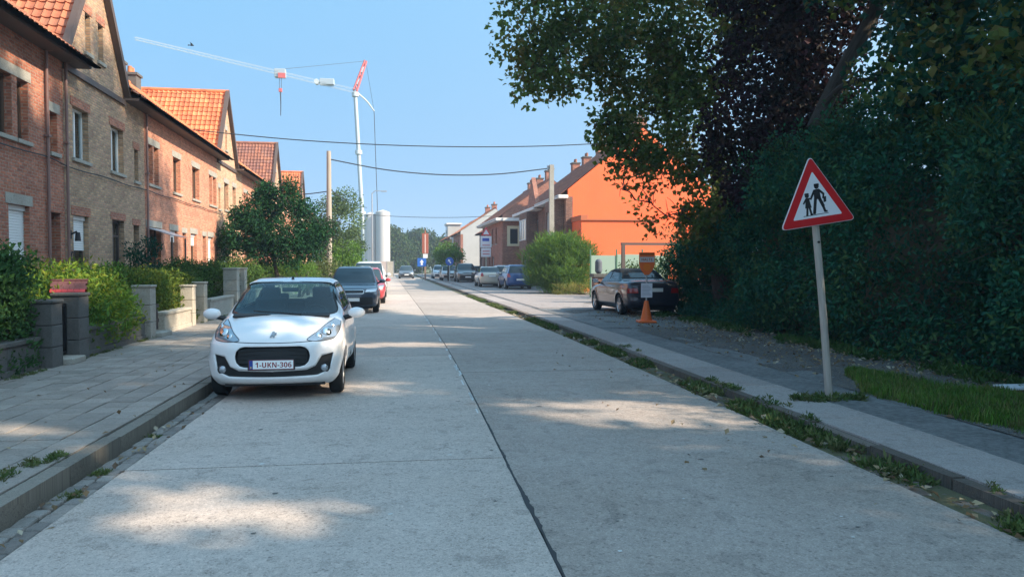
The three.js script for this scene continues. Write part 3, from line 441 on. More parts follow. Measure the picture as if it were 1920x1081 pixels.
// ------------------------------------------------------------------ front garden walls, pillars, gates
{
  const GX = d => -5.36 + bend(d) * .9;
  const wallSeg = (label, d0, d1, h, m, cope = M.darkStone, w = .2) => { const t = thing('garden_wall', label, 'garden wall', [GX(d0), .1, -d0], Math.PI / 2 + .02); const L = d1 - d0; const panes = Math.max(1, Math.round(L / .9)); obj('plinth', box(0, L, -.02, .12, -w / 2 - .02, w / 2 + .02, .01), m, t); for (let i = 0; i < panes; i++) obj('panel', box(i * L / panes + .003, (i + 1) * L / panes - .003, .121, h - .07, -w / 2, w / 2, .008), m, t); obj('coping', box(0, L, h - .069, h, -w / 2 - .03, w / 2 + .03, .015), cope, t); return t; };
  const pillar = (label, d, h, m, w = .34, cap = m) => { const t = thing('gate_pillar', label, 'pillar', [GX(d), .1, -d], Math.PI / 2 + .02); const n = Math.round(h / .34); for (let i = 0; i < n; i++) obj('block', box(-w / 2 + rr(-.004, .004), w / 2, i * h / n + .003, (i + 1) * h / n - .003, -w / 2, w / 2, .014), m, t); obj('cap', box(-w / 2 - .02, w / 2 + .02, h, h + .05, -w / 2 - .02, w / 2 + .02, .015), cap, t); return t; };
  srand(9);
  wallSeg('dark weathered low garden wall below the clipped dark hedge', 6.2, 11.75, .5, M.darkStone);
  pillar('dark stone gate pillar at the end of the hedge wall', 11.95, .98, M.darkStone, .36);
  pillar('dark stone gate pillar beside the leafy yellow green shrub', 12.85, 1.05, M.darkStone, .4);
  wallSeg('dark low garden wall under the leafy shrub', 13.08, 16.1, .52, M.darkStone);
  pillar('grey stone pillar beside the arched black gate', 16.35, 1.08, M.stone, .36);
  pillar('small pale pillar in front of the yellowish clipped hedge', 19.7, 1.0, M.paleStone, .3);
  pillar('pale stone pillar with a small dark plate, beyond the sunlit wall', 20.75, 1.05, M.paleStone, .36);
  { const t = wallSeg('sunlit cream garden wall that rises towards the pale pillars', 17.35, 19.5, .5, M.paleStone, M.paleStone, .22); }
  wallSeg('grey garden wall behind the white car', 21.6, 24.6, .6, M.stone, M.stone);
  pillar('grey gate pillar with a dark letter slot, behind the white car', 24.9, 1.4, M.stone, .42);
  pillar('second grey gate pillar behind the white car roof', 26.2, 1.4, M.stone, .42);
  wallSeg('long grey garden wall beyond the white car', 26.5, 38, .65, M.stone, M.stone);
  wallSeg('far garden wall beneath the row end', 38.3, 70, .65, M.stone, M.stone);
  // stone step in front of the near gate opening
  for (const [d, l, w] of [[12.4, 'worn stone step between the two dark gate pillars', .5], [16.85, 'mossy stone step below the arched black gate', .7]]) tag(obj('stone_step', box(-.16, .3, 0, .1, -w / 2, w / 2, .02), M.stone), l, 'step').position.set(GX(d), .12, -d);
  { // arched black gate, open towards the garden
    const t = thing('garden_gate', 'black arched wooden gate beside the grey stone pillar', 'gate', [GX(16.55), .2, -16.56], -Math.PI / 2); const n = 6;
    for (let i = 0; i < n; i++) { const x = -.01 - (i + 1) * .1, h = .35 + .62 * Math.cos((i + .5) / n * 1.5); obj('board', box(x, x + .094, .05, h, -.015, .015, .006), M.black, t); }
    obj('rail', [box(-.62, 0, .2, .28, -.03, -.016), box(-.62, 0, .52, .6, -.03, -.016)], M.black, t);
  }
  { // dark garden gate between near pillars
    const t = thing('garden_gate', 'narrow black iron gate between the dark stone pillars', 'gate', [GX(12.15), .2, -12.15], Math.PI / 2); obj('frame', [box(0, .5, .05, .09, -.015, .015), box(0, .5, .8, .84, -.015, .015), box(0, .03, .09, .8, -.015, .015), box(.47, .5, .09, .8, -.015, .015)], M.black, t); for (let i = 1; i < 6; i++) obj('bar', box(i * .08, i * .08 + .014, .09, .8, -.007, .007), M.black, t);
  }
  { // red letter box with a little tiled roof
    const t = thing('letter_box', 'red letter box with a small shingled roof behind the dark gate pillar', 'letter box', [-5.58, .1, -13.15], .3);
    const red = mat(.34, .035, .04, { roughness: .55 }), dk = mat(.13, .05, .05, { roughness: .8 });
    obj('post', box(-.04, .04, 0, .85, -.04, .04), M.darkWood, t); obj('body', box(-.2, .2, .85, 1.1, -.14, .14, .01), red, t);
    obj('slot', box(-.1, .12, 1.0, 1.03, .139, .146), M.blind, t); obj('name_plate', box(-.06, .12, .92, .97, .139, .146), M.blind, t);
    const roof = sub('roof', t); for (const q of [-1, 1]) for (let r = 0; r < 4; r++) for (let i = 0; i < 6; i++) { const b = box(-.25 + i * .0833 + (r % 2) * .02, -.25 + i * .0833 + .079 + (r % 2) * .02, -.006, .01, -.055, .03); b.rotateX(q * .72); b.translate(0, 1.12 + r * .045, q * (.19 - r * .05)); obj('shingle', b, r === 0 ? red : dk, roof); }
    obj('ridge', box(-.26, .28, 1.285, 1.315, -.03, .03, .008), dk, roof);
  }
}
// ------------------------------------------------------------------ cars: a smooth body field, meshed and cut into panels
function surfaceNets(f, lo, hi, h) {
  const n = [0, 1, 2].map(k => Math.ceil((hi[k] - lo[k]) / h) + 1), [nx, ny, nz] = n, F = new Float32Array(nx * ny * nz);
  for (let k = 0; k < nz; k++) for (let j = 0; j < ny; j++) for (let i = 0; i < nx; i++) F[i + nx * (j + ny * k)] = f(lo[0] + i * h, lo[1] + j * h, lo[2] + k * h);
  const id = new Int32Array(nx * ny * nz).fill(-1), P = [], tri = [], off = [];
  for (let c = 0; c < 8; c++) off.push((c & 1) + nx * ((c >> 1 & 1) + ny * (c >> 2)));
  const E = [[0, 1], [2, 3], [4, 5], [6, 7], [0, 2], [1, 3], [4, 6], [5, 7], [0, 4], [1, 5], [2, 6], [3, 7]];
  for (let k = 0; k < nz - 1; k++) for (let j = 0; j < ny - 1; j++) for (let i = 0; i < nx - 1; i++) {
    const b = i + nx * (j + ny * k); let m = 0; for (let c = 0; c < 8; c++) if (F[b + off[c]] < 0) m |= 1 << c; if (m === 0 || m === 255) continue;
    let sx = 0, sy = 0, sz = 0, q = 0; for (const [a, e] of E) { const fa = F[b + off[a]], fe = F[b + off[e]]; if ((fa < 0) === (fe < 0)) continue; const t = fa / (fa - fe); sx += lerp(a & 1, e & 1, t); sy += lerp(a >> 1 & 1, e >> 1 & 1, t); sz += lerp(a >> 2, e >> 2, t); q++; }
    let p = [lo[0] + (i + sx / q) * h, lo[1] + (j + sy / q) * h, lo[2] + (k + sz / q) * h];
    const gr = grad(f, p, h * .3), g2 = gr[0] ** 2 + gr[1] ** 2 + gr[2] ** 2, v = f(...p), s = g2 > 1e-6 ? clamp(v / g2, -h, h) : 0; p = p.map((x, a) => x - clamp(gr[a] * s, -h * .5, h * .5));
    id[b] = P.length; P.push(p);
  }
  for (let k = 1; k < nz - 1; k++) for (let j = 1; j < ny - 1; j++) for (let i = 1; i < nx - 1; i++) {
    const b = i + nx * (j + ny * k), s = F[b] < 0;
    const quad = (a, c, d, e, flip) => { if (a < 0 || c < 0 || d < 0 || e < 0) return; flip ? tri.push([a, d, c], [a, e, d]) : tri.push([a, c, d], [a, d, e]); };
    if (s !== (F[b + 1] < 0)) quad(id[b - nx - nx * ny], id[b - nx * ny], id[b], id[b - nx], !s);
    if (s !== (F[b + nx] < 0)) quad(id[b - 1 - nx * ny], id[b - nx * ny], id[b], id[b - 1], s);
    if (s !== (F[b + nx * ny] < 0)) quad(id[b - 1 - nx], id[b - nx], id[b], id[b - 1], !s);
  }
  const N = P.map(p => { const g = grad(f, p, h * .5), l = Math.hypot(...g) || 1; return g.map(x => x / l); });
  return tri.map(t => t.map(i => ({ p: P[i], n: N[i] })));
}
function grad(f, p, e) { const [x, y, z] = p; return [(f(x + e, y, z) - f(x - e, y, z)) / (2 * e), (f(x, y + e, z) - f(x, y - e, z)) / (2 * e), (f(x, y, z + e) - f(x, y, z - e)) / (2 * e)]; }
function sdPoly(pts, x, y) { let d = 1e9, s = 1; for (let i = 0, j = pts.length - 1; i < pts.length; j = i++) { const ex = pts[j][0] - pts[i][0], ey = pts[j][1] - pts[i][1], wx = x - pts[i][0], wy = y - pts[i][1], t = clamp((wx * ex + wy * ey) / (ex * ex + ey * ey), 0, 1), bx = wx - ex * t, by = wy - ey * t; d = Math.min(d, bx * bx + by * by); const c1 = y >= pts[i][1], c2 = y < pts[j][1], c3 = ex * wy > ey * wx; if ((c1 && c2 && c3) || (!c1 && !c2 && !c3)) s = -s; } return s * Math.sqrt(d); }
const mid = (a, b, t) => { const p = a.p.map((x, k) => lerp(x, b.p[k], t)), n = a.n.map((x, k) => lerp(x, b.n[k], t)); return { p, n }; };
function soup(tris, off = 0) { const pos = [], nor = [], uv = []; for (const t of tris) for (const v of t) { pos.push(v.p[0] + v.n[0] * off, v.p[1] + v.n[1] * off, v.p[2] + v.n[2] * off); const l = Math.hypot(...v.n) || 1; nor.push(v.n[0] / l, v.n[1] / l, v.n[2] / l); uv.push(v.p[0] + v.p[2], v.p[1]); } const g = new THREE.BufferGeometry(); g.setAttribute('position', new THREE.Float32BufferAttribute(pos, 3)); g.setAttribute('normal', new THREE.Float32BufferAttribute(nor, 3)); g.setAttribute('uv', new THREE.Float32BufferAttribute(uv, 2)); return g; }
// cut triangles by a region; returns [inside, outside]
function cut(tris, pred, g, fine = 0) {
  const inn = [], out = [];
  const go = (t, depth) => {
    const v = t.map(q => g(q.p)), mx = Math.max(...v), mn = Math.min(...v);
    if (fine && depth < 4) { const L = Math.max(Math.hypot(...t[0].p.map((x, k) => x - t[1].p[k])), Math.hypot(...t[1].p.map((x, k) => x - t[2].p[k]))); if (L > fine && Math.min(...v.map(Math.abs)) < L * 1.2) { const a = mid(t[0], t[1], .5), b = mid(t[1], t[2], .5), c = mid(t[2], t[0], .5); for (const q of [[t[0], a, c], [a, t[1], b], [c, b, t[2]], [a, b, c]]) go(q, depth + 1); return; } }
    if (mx <= 0) { inn.push(t); return; } if (mn >= 0) { out.push(t); return; }
    const A = [], B = []; for (let i = 0; i < 3; i++) { const j = (i + 1) % 3; (v[i] <= 0 ? A : B).push(t[i]); if ((v[i] <= 0) !== (v[j] <= 0)) { const m = mid(t[i], t[j], v[i] / (v[i] - v[j])); A.push(m); B.push(m); } }
    for (let i = 1; i < A.length - 1; i++) inn.push([A[0], A[i], A[i + 1]]); for (let i = 1; i < B.length - 1; i++) out.push([B[0], B[i], B[i + 1]]);
  };
  for (const t of tris) { const c = [0, 1, 2].map(k => (t[0].p[k] + t[1].p[k] + t[2].p[k]) / 3), n = [0, 1, 2].map(k => (t[0].n[k] + t[1].n[k] + t[2].n[k]) / 3); pred(c, n) ? go(t, 0) : out.push(t); }
  return [inn, out];
}
const smax = (a, b, k) => { const h = Math.max(k - Math.abs(a - b), 0) / k; return Math.max(a, b) + h * h * k * .25; };
function interp(tab, y) { if (y <= tab[0][0]) return tab[0][1]; for (let i = 1; i < tab.length; i++) if (y <= tab[i][0]) { const t = sstep(0, 1, (y - tab[i - 1][0]) / (tab[i][0] - tab[i - 1][0])), l = (y - tab[i - 1][0]) / (tab[i][0] - tab[i - 1][0]); return lerp(tab[i - 1][1], tab[i][1], .5 * t + .5 * l); } return tab[tab.length - 1][1]; }
function carField(sp) {
  const c = new THREE.CatmullRomCurve3(sp.profile.map(p => V(p[0], p[1], 0)), true, 'centripetal'), pts = c.getPoints(160).slice(0, -1).map(p => [p.x, p.y]);
  const st = .02, z0 = -sp.L / 2 - .5, y0 = -.1, nz = Math.ceil((sp.L + 1) / st) + 1, ny = Math.ceil((sp.H + .5) / st) + 1, T = new Float32Array(nz * ny);
  for (let j = 0; j < ny; j++) for (let i = 0; i < nz; i++) T[i + j * nz] = sdPoly(pts, z0 + i * st, y0 + j * st);
  const prof = (z, y) => { const a = clamp((z - z0) / st, 0, nz - 1.01), b = clamp((y - y0) / st, 0, ny - 1.01), i = Math.floor(a), j = Math.floor(b), u = a - i, v = b - j, k = i + j * nz; return lerp(lerp(T[k], T[k + 1], u), lerp(T[k + nz], T[k + nz + 1], u), v); };
  const W = sp.W / 2;
  return (x, y, z, inset = 0) => {
    const ax = Math.abs(x), q = ax / W, bulge = z > 0 ? sp.bf * Math.pow(q, 2.6) : -sp.br * Math.pow(q, 2.6);
    const crown = sp.crown * q * q * (y > .7 ? 1 : 0.3);
    let d1 = prof(z + bulge, y + crown), hw = interp(sp.width, y);
    hw -= (z > 0 ? sp.tf : sp.tr) * Math.pow(clamp((Math.abs(z) - sp.L * .22) / (sp.L * .28), 0, 1), 2);
    let f = smax(d1, (ax - hw) * .97, sp.k || .07);
    for (const az of sp.axles) { const r = Math.hypot(z - az, y - sp.wr); if (ax > W * .6) f -= .018 * Math.exp(-(((r - sp.wr - .07) / .05) ** 2)); f = Math.max(f, -Math.max(r - sp.wr - .045, W - .27 - ax)); }
    for (const rc of sp.recess || []) if (z * rc.side > 0) { const s = sdPoly(rc.pts, rc.abs ? ax : x, y); f += rc.depth * sstep(.012, -.012, s); }
    return f + inset;
  };
}
const mirrorPts = (pts, s) => pts.map(([x, y]) => [x * s, y]);
const rrect = (x0, x1, y0, y1, r = .02) => { const o = []; for (const [cx, cy, a0] of [[x1 - r, y1 - r, 0], [x0 + r, y1 - r, 1], [x0 + r, y0 + r, 2], [x1 - r, y0 + r, 3]]) for (let k = 0; k <= 3; k++) { const a = (a0 + k / 3) * Math.PI / 2; o.push([cx + r * Math.cos(a), cy + r * Math.sin(a)]); } return o; };
const smoothPts = (pts, n = 40) => new THREE.CatmullRomCurve3(pts.map(p => V(p[0], p[1], 0)), true, 'catmullrom', .35).getPoints(n).slice(0, -1).map(p => [p.x, p.y]);
const C = {
  glass: phys(.03, .05, .06, { roughness: .04, ior: 1.5 }), seeGlass: phys(.45, .62, .64, { transmission: 1, roughness: .02, ior: 1.52, thickness: 0 }),
  lamp: phys(.42, .44, .47, { roughness: .1, metalness: .55, clearcoat: 1, clearcoatRoughness: .03 }), red: phys(.42, .02, .02, { roughness: .15, clearcoat: 1 }), amber: phys(.6, .2, .03, { roughness: .2 }),
  plastic: mat(.016, .016, .017, { roughness: .6 }), chrome: mat(.7, .7, .7, { roughness: .15, metalness: 1 }), plate: mat(.8, .8, .78, { roughness: .45 }), tyre: mat(.014, .014, .014, { roughness: .85 }), rim: mat(.45, .45, .46, { roughness: .35, metalness: .8 }), cloth: mat(.045, .046, .05, { roughness: .95 }), gap: mat(.02, .02, .022, { roughness: .8 }),
};
const paint = (r, g, b, o = {}) => phys(r, g, b, { roughness: .35, clearcoat: 1, clearcoatRoughness: .05, ...o });
function wheel(parent, x, y, z, r, w, side, spokes = 5) {
  const g = sub('wheel', parent); g.position.set(x, y, z);
  const ty = new THREE.LatheGeometry([[r * .66, -w / 2], [r * .9, -w / 2], [r * .97, -w * .42], [r, -w * .3], [r, w * .3], [r * .97, w * .42], [r * .9, w / 2], [r * .66, w / 2]].map(p => new THREE.Vector2(...p)), 28); ty.rotateZ(-Math.PI / 2); obj('tyre', ty, C.tyre, g);
  const rim = []; const dish = new THREE.LatheGeometry([[r * .67, w * .46], [r * .62, w * .44], [r * .58, w * .1], [.02, w * .05]].map(p => new THREE.Vector2(...p)), 28); dish.rotateZ(-Math.PI / 2); rim.push(dish); const hub = new THREE.CylinderGeometry(r * .16, r * .18, w * .3, 16); hub.rotateZ(Math.PI / 2); hub.translate(w * .3, 0, 0); rim.push(hub);
  for (let i = 0; i < spokes; i++) { const b = new THREE.BoxGeometry(.03, r * .56, r * .15); b.translate(w * .36, r * .34, 0); b.rotateX(i / spokes * 2 * Math.PI); rim.push(b); }
  const m = merge(rim); if (side < 0) m.rotateY(Math.PI); obj('rim', m, C.rim, g);
}
function carBody(g, sp) {
  const f = carField(sp), h = sp.cell;
  let tris = surfaceNets((x, y, z) => f(x, y, z), [-sp.W / 2 - 2 * h, .05, -sp.L / 2 - .1], [sp.W / 2 + 2 * h, sp.H + .08, sp.L / 2 + .1], h);
  let inner = sp.hollow ? surfaceNets((x, y, z) => f(x, y, z, .035), [-sp.W / 2, .2, -sp.L / 2], [sp.W / 2, sp.H + .04, sp.L / 2], .035) : null;
  for (const r of sp.regions) {
    const pre = r.proj === 'front' ? (c, n) => c[2] > (r.z ?? .2) && n[2] > (r.nz ?? .12) : r.proj === 'rear' ? (c, n) => c[2] < (r.z ?? -.2) && n[2] < -(r.nz ?? .12) : r.proj === 'top' ? (c, n) => n[1] > -.2 && c[1] > (r.minY ?? 0) : (c, n) => c[0] * r.s > 0 && n[0] * r.s > .35;
    const co = r.proj === 'side' ? p => [p[2], p[1]] : r.proj === 'top' ? p => [p[0], p[2]] : p => [p[0], p[1]];
    const gf = p => { const [a, b] = co(p); return sdPoly(r.pts, a, b); };
    if (r.rim) { const [a, b] = cut(tris, pre, p => gf(p) - r.rim); const [i2, o2] = cut(a, () => true, gf); tris = b; if (o2.length) obj(r.rimName || 'seal', soup(o2, .001), r.rimMat || C.plastic, g); if (i2.length) obj(r.name, soup(i2, r.off || 0), r.mat, g); }
    else { const [a, b] = cut(tris, pre, gf, r.fine); tris = b; if (a.length) { const o = obj(r.name, soup(a, r.off || 0), r.mat, g); if (r.label) o.userData.label = r.label; } }
    if (inner && r.hole) inner = cut(inner, pre, p => gf(p) - .01)[1];
  }
  obj('body', soup(tris), sp.paint, g);
  if (inner) obj('cabin_lining', soup(inner), C.cloth, g);
  const wx = sp.W / 2 - .105 - (sp.wheelIn || 0); for (const az of sp.axles) for (const s of [-1, 1]) wheel(g, s * wx, sp.wr, az, sp.wr, sp.ww || .19, s, sp.spokes);
  obj('underbody', box(-sp.W / 2 + .22, sp.W / 2 - .22, .16, .4, -sp.L / 2 + .25, sp.L / 2 - .25), C.plastic, g);
  const mr = sp.mirror; for (const s of [-1, 1]) { const m = sub('mirror', g); const sh = new THREE.SphereGeometry(1, 20, 14); sh.scale(.115, .075, .07); sh.translate(s * (mr[0] + .1), mr[1], mr[2]); obj('shell', sh, sp.mirrorMat || sp.paint, m); obj('stalk', taper(V(s * (mr[0] - .07), mr[1] - .07, mr[2] - .02), V(s * (mr[0] + .05), mr[1] - .035, mr[2]), .035, .03), C.plastic, m); obj('mirror_glass', box(s * (mr[0] + .1) - .085, s * (mr[0] + .1) + .085, mr[1] - .05, mr[1] + .05, mr[2] - .075, mr[2] - .066, .004), C.chrome, m); }
}
function plateTex(str, fg = '#8c1a22') { const c = document.createElement('canvas'); c.width = 512; c.height = 112; const x = c.getContext('2d'); x.fillStyle = '#f4f4f0'; x.fillRect(0, 0, 512, 112); x.fillStyle = '#1d3f94'; x.fillRect(0, 0, 46, 112); x.fillStyle = '#f2d53c'; x.font = 'bold 30px sans-serif'; x.textAlign = 'center'; x.fillText('B', 23, 98); x.strokeStyle = fg; x.lineWidth = 5; x.strokeRect(3, 3, 506, 106); x.fillStyle = fg; x.font = 'bold 84px sans-serif'; x.textBaseline = 'middle'; x.fillText(str, 280, 60); const t = new THREE.CanvasTexture(c); t.colorSpace = THREE.SRGBColorSpace; return t; }
function numberPlate(g, str, y, z, turn = 0, w = .52, tilt = 0) { const p = sub('number_plate', g); const m = str ? new THREE.MeshStandardMaterial({ map: plateTex(str), roughness: .45 }) : C.plate; obj('backing', new RoundedBoxGeometry(w + .03, .135, .015, 1, .006), C.plastic, p); const f = new THREE.PlaneGeometry(w, .113); f.translate(0, 0, .009); obj('face', f, m, p); p.position.set(0, y, z); p.rotation.set(tilt, turn, 0, 'YXZ'); }

// ---- the white hatchback, front towards the camera
{
  const g = thing('parked_car', 'small white hatchback parked by the left kerb, nearest car facing the camera', 'car', [-1.68, 0, -10.95], .012);
  const sp = { L: 3.43, W: 1.63, H: 1.47, cell: .0165, bf: .30, br: .16, tf: .05, tr: .07, crown: .03, k: .09, wr: .278, ww: .17, axles: [1.06, -1.28], spokes: 8, paint: paint(.90, .865, .85), hollow: true, mirror: [.84, 1.0, .62],
    profile: [[1.715, .40], [1.712, .52], [1.69, .66], [1.62, .76], [1.40, .875], [1.10, .965], [.86, 1.02], [.52, 1.20], [.15, 1.375], [-.15, 1.445], [-.6, 1.468], [-1.1, 1.43], [-1.42, 1.36], [-1.58, 1.1], [-1.66, .9], [-1.71, .6], [-1.71, .36], [-1.64, .24], [-1.2, .2], [0, .19], [1.2, .19], [1.6, .205], [1.69, .27]],
    width: [[.18, .72], [.3, .775], [.5, .815], [.72, .815], [.88, .795], [.98, .765], [1.2, .675], [1.36, .60], [1.47, .54]],
    recess: [{ side: 1, pts: rrect(-.43, .43, .425, .655, .105), depth: .05 }, { side: 1, abs: true, pts: [[.30, .3], [.52, .30], [.66, .36], [.70, .56], [.57, .54], [.50, .42], [.40, .385], [0, .37], [0, .3]], depth: .035 }], regions: [] };
  const ws = smoothPts([[-.665, 1.022], [-.35, 1.0], [0, .995], [.35, 1.0], [.665, 1.022], [.60, 1.22], [.545, 1.372], [.3, 1.392], [0, 1.397], [-.3, 1.392], [-.545, 1.372], [-.60, 1.22]], 90);
  sp.regions.push({ name: 'windscreen', proj: 'front', z: -.3, nz: .25, pts: ws, mat: C.seeGlass, rim: .018, hole: 1 });
  sp.regions.push({ name: 'grille', proj: 'front', z: 1.2, pts: rrect(-.425, .425, .43, .65, .1), mat: C.plastic, rim: .012, rimName: 'grille_surround', rimMat: C.plastic });
  sp.regions.push({ name: 'lower_intake', proj: 'front', z: 1.1, pts: [[-.70, .565], [-.66, .36], [-.52, .302], [0, .298], [.52, .302], [.66, .36], [.70, .565], [.57, .535], [.50, .415], [.40, .372], [0, .36], [-.40, .372], [-.50, .415], [-.57, .535]], mat: C.plastic });
  for (const s of [-1, 1]) sp.regions.push({ name: 'headlight', proj: 'front', z: .9, nz: .05, pts: smoothPts(mirrorPts([[.40, .735], [.55, .715], [.70, .735], [.755, .82], [.745, .935], [.70, .955], [.60, .90], [.50, .815]], s), 48), mat: C.lamp, rim: .007, rimName: 'headlight_seal' });
  for (const s of [-1, 1]) { sp.regions.push({ name: 'side_window', proj: 'side', s, pts: [[.42, 1.02], [-.25, 1.04], [-.25, 1.375], [.05, 1.36], [.3, 1.24]], mat: C.seeGlass, rim: .02, hole: 1 }); sp.regions.push({ name: 'side_window', proj: 'side', s, pts: [[-.33, 1.045], [-1.12, 1.08], [-1.22, 1.3], [-.8, 1.37], [-.33, 1.38]], mat: C.seeGlass, rim: .02, hole: 1 }); sp.regions.push({ name: 'door_gap', proj: 'side', s, pts: [[.63, .3], [.638, .3], [.638, .95], [.63, .95]], mat: C.gap, fine: .008 }); sp.regions.push({ name: 'door_gap', proj: 'side', s, pts: [[-.3, .3], [-.292, .3], [-.292, 1.0], [-.3, 1.0]], mat: C.gap, fine: .008 }); }
  sp.regions.push({ name: 'rear_window', proj: 'rear', z: -1.0, pts: [[-.5, 1.1], [.5, 1.1], [.46, 1.34], [-.46, 1.34]], mat: C.seeGlass, rim: .02, hole: 1 });
  // bonnet shut line across the nose
  const bl = []; for (let i = 0; i <= 20; i++) { const x = lerp(-.46, .46, i / 20); bl.push([x, .712 - .012 * (1 - (x / .46) ** 2)]); } const bl2 = bl.slice().reverse().map(p => [p[0], p[1] + .009]); sp.regions.push({ name: 'bonnet_gap', proj: 'front', z: 1.2, pts: [...bl, ...bl2], mat: C.gap, fine: .008 });
  carBody(g, sp);
  for (let i = 0; i < 4; i++) obj('grille_bar', box(-.40, .40, .458 + i * .05, .47 + i * .05, 1.640, 1.655, .004), M.black, g);
  obj('grille_mesh', box(-.40, .40, .45, .63, 1.62, 1.638), M.black, g);
  numberPlate(g, '1-UKN-306', .455, 1.735, 0, .52, -.03);
  for (const s of [-1, 1]) { const fl = sub('fog_light', g); const b = new THREE.CylinderGeometry(.062, .062, .05, 24); b.rotateX(Math.PI / 2); b.translate(s * .60, .385, 1.53); obj('bezel', b, C.plastic, fl); const l = new THREE.SphereGeometry(.045, 20, 12); l.scale(1, 1, .5); l.translate(s * .60, .385, 1.56); obj('lens', l, C.lamp, fl); }
  for (const s of [-1, 1]) { const L = sub('lamp_unit', g), b = (x, y, z, r, m, n) => { const q = new THREE.SphereGeometry(r, 20, 12); q.scale(1, 1, .45); q.rotateX(-.55); q.rotateY(s * .45); q.translate(s * x, y, z); obj(n, q, m, L); }; b(.615, .815, 1.395, .062, C.chrome, 'reflector'); b(.615, .816, 1.404, .034, C.glass, 'bulb'); b(.53, .775, 1.487, .04, C.chrome, 'reflector'); b(.675, .885, 1.25, .028, C.chrome, 'indicator'); }
  { // rearing emblem on the bonnet edge
    const e = new THREE.ShapeGeometry(new THREE.Shape([[-.035, -.05], [-.018, -.052], [-.01, -.02], [.004, -.03], [.0, -.05], [.018, -.05], [.02, -.015], [.012, .0], [.032, -.006], [.036, .004], [.014, .014], [.034, .018], [.036, .028], [.012, .03], [.012, .05], [-.008, .055], [-.02, .04], [-.014, .012], [-.026, -.01]].map(p => new THREE.Vector2(...p)))); const ee = poly([[-.035, -.05], [-.018, -.052], [-.01, -.02], [.004, -.03], [.0, -.05], [.018, -.05], [.02, -.015], [.012, .0], [.032, -.006], [.036, .004], [.014, .014], [.034, .018], [.036, .028], [.012, .03], [.012, .05], [-.008, .055], [-.02, .04], [-.014, .012], [-.026, -.01]], .006, .001); ee.rotateX(-.95); ee.translate(0, .80, 1.578); obj('emblem', ee, mat(.35, .36, .38, { roughness: .3, metalness: .7 }), g); }
  const wip = sub('wipers', g); obj('blade', [taper(V(.25, 1.005, .93), V(-.36, 1.045, .865), .011, .008, 5), taper(V(.25, .99, .95), V(-.05, 1.03, .91), .012, .01, 5)], M.black, wip);
  obj('cowl', new RoundedBoxGeometry(1.22, .03, .12, 1, .012).rotateX(.25).translate(0, .99, .90), C.plastic, g);
  obj('aerial_base', taper(V(0, 1.445, -.12), V(0, 1.475, -.15), .022, .012), C.plastic, g);
  // cabin
  for (const x of [-.36, .36]) { const s = sub('seat', g); obj('cushion', new RoundedBoxGeometry(.48, .18, .5, 2, .06).translate(x, .55, -.15), C.cloth, s); obj('backrest', new RoundedBoxGeometry(.46, .62, .14, 2, .06).rotateX(-.25).translate(x, .87, -.42), C.cloth, s); obj('headrest', new RoundedBoxGeometry(.26, .18, .1, 2, .04).translate(x, 1.23, -.5), C.cloth, s); }
  const rs = sub('rear_bench', g); obj('backrest', new RoundedBoxGeometry(1.1, .55, .14, 2, .05).rotateX(-.25).translate(0, .8, -1.1), C.cloth, rs); for (const x of [-.33, .33]) obj('headrest', new RoundedBoxGeometry(.24, .15, .09, 2, .04).translate(x, 1.13, -1.18), C.cloth, rs);
  obj('dashboard', new RoundedBoxGeometry(1.25, .2, .45, 2, .06).translate(0, .86, .58), C.plastic, g);
  const stw = new THREE.TorusGeometry(.17, .016, 8, 28); stw.rotateX(-.4); stw.translate(.36, .93, .3); obj('steering_wheel', stw, C.plastic, g);
  obj('rear_view_mirror', new RoundedBoxGeometry(.22, .06, .03, 1, .012).translate(0, 1.3, .15), C.plastic, g);
}
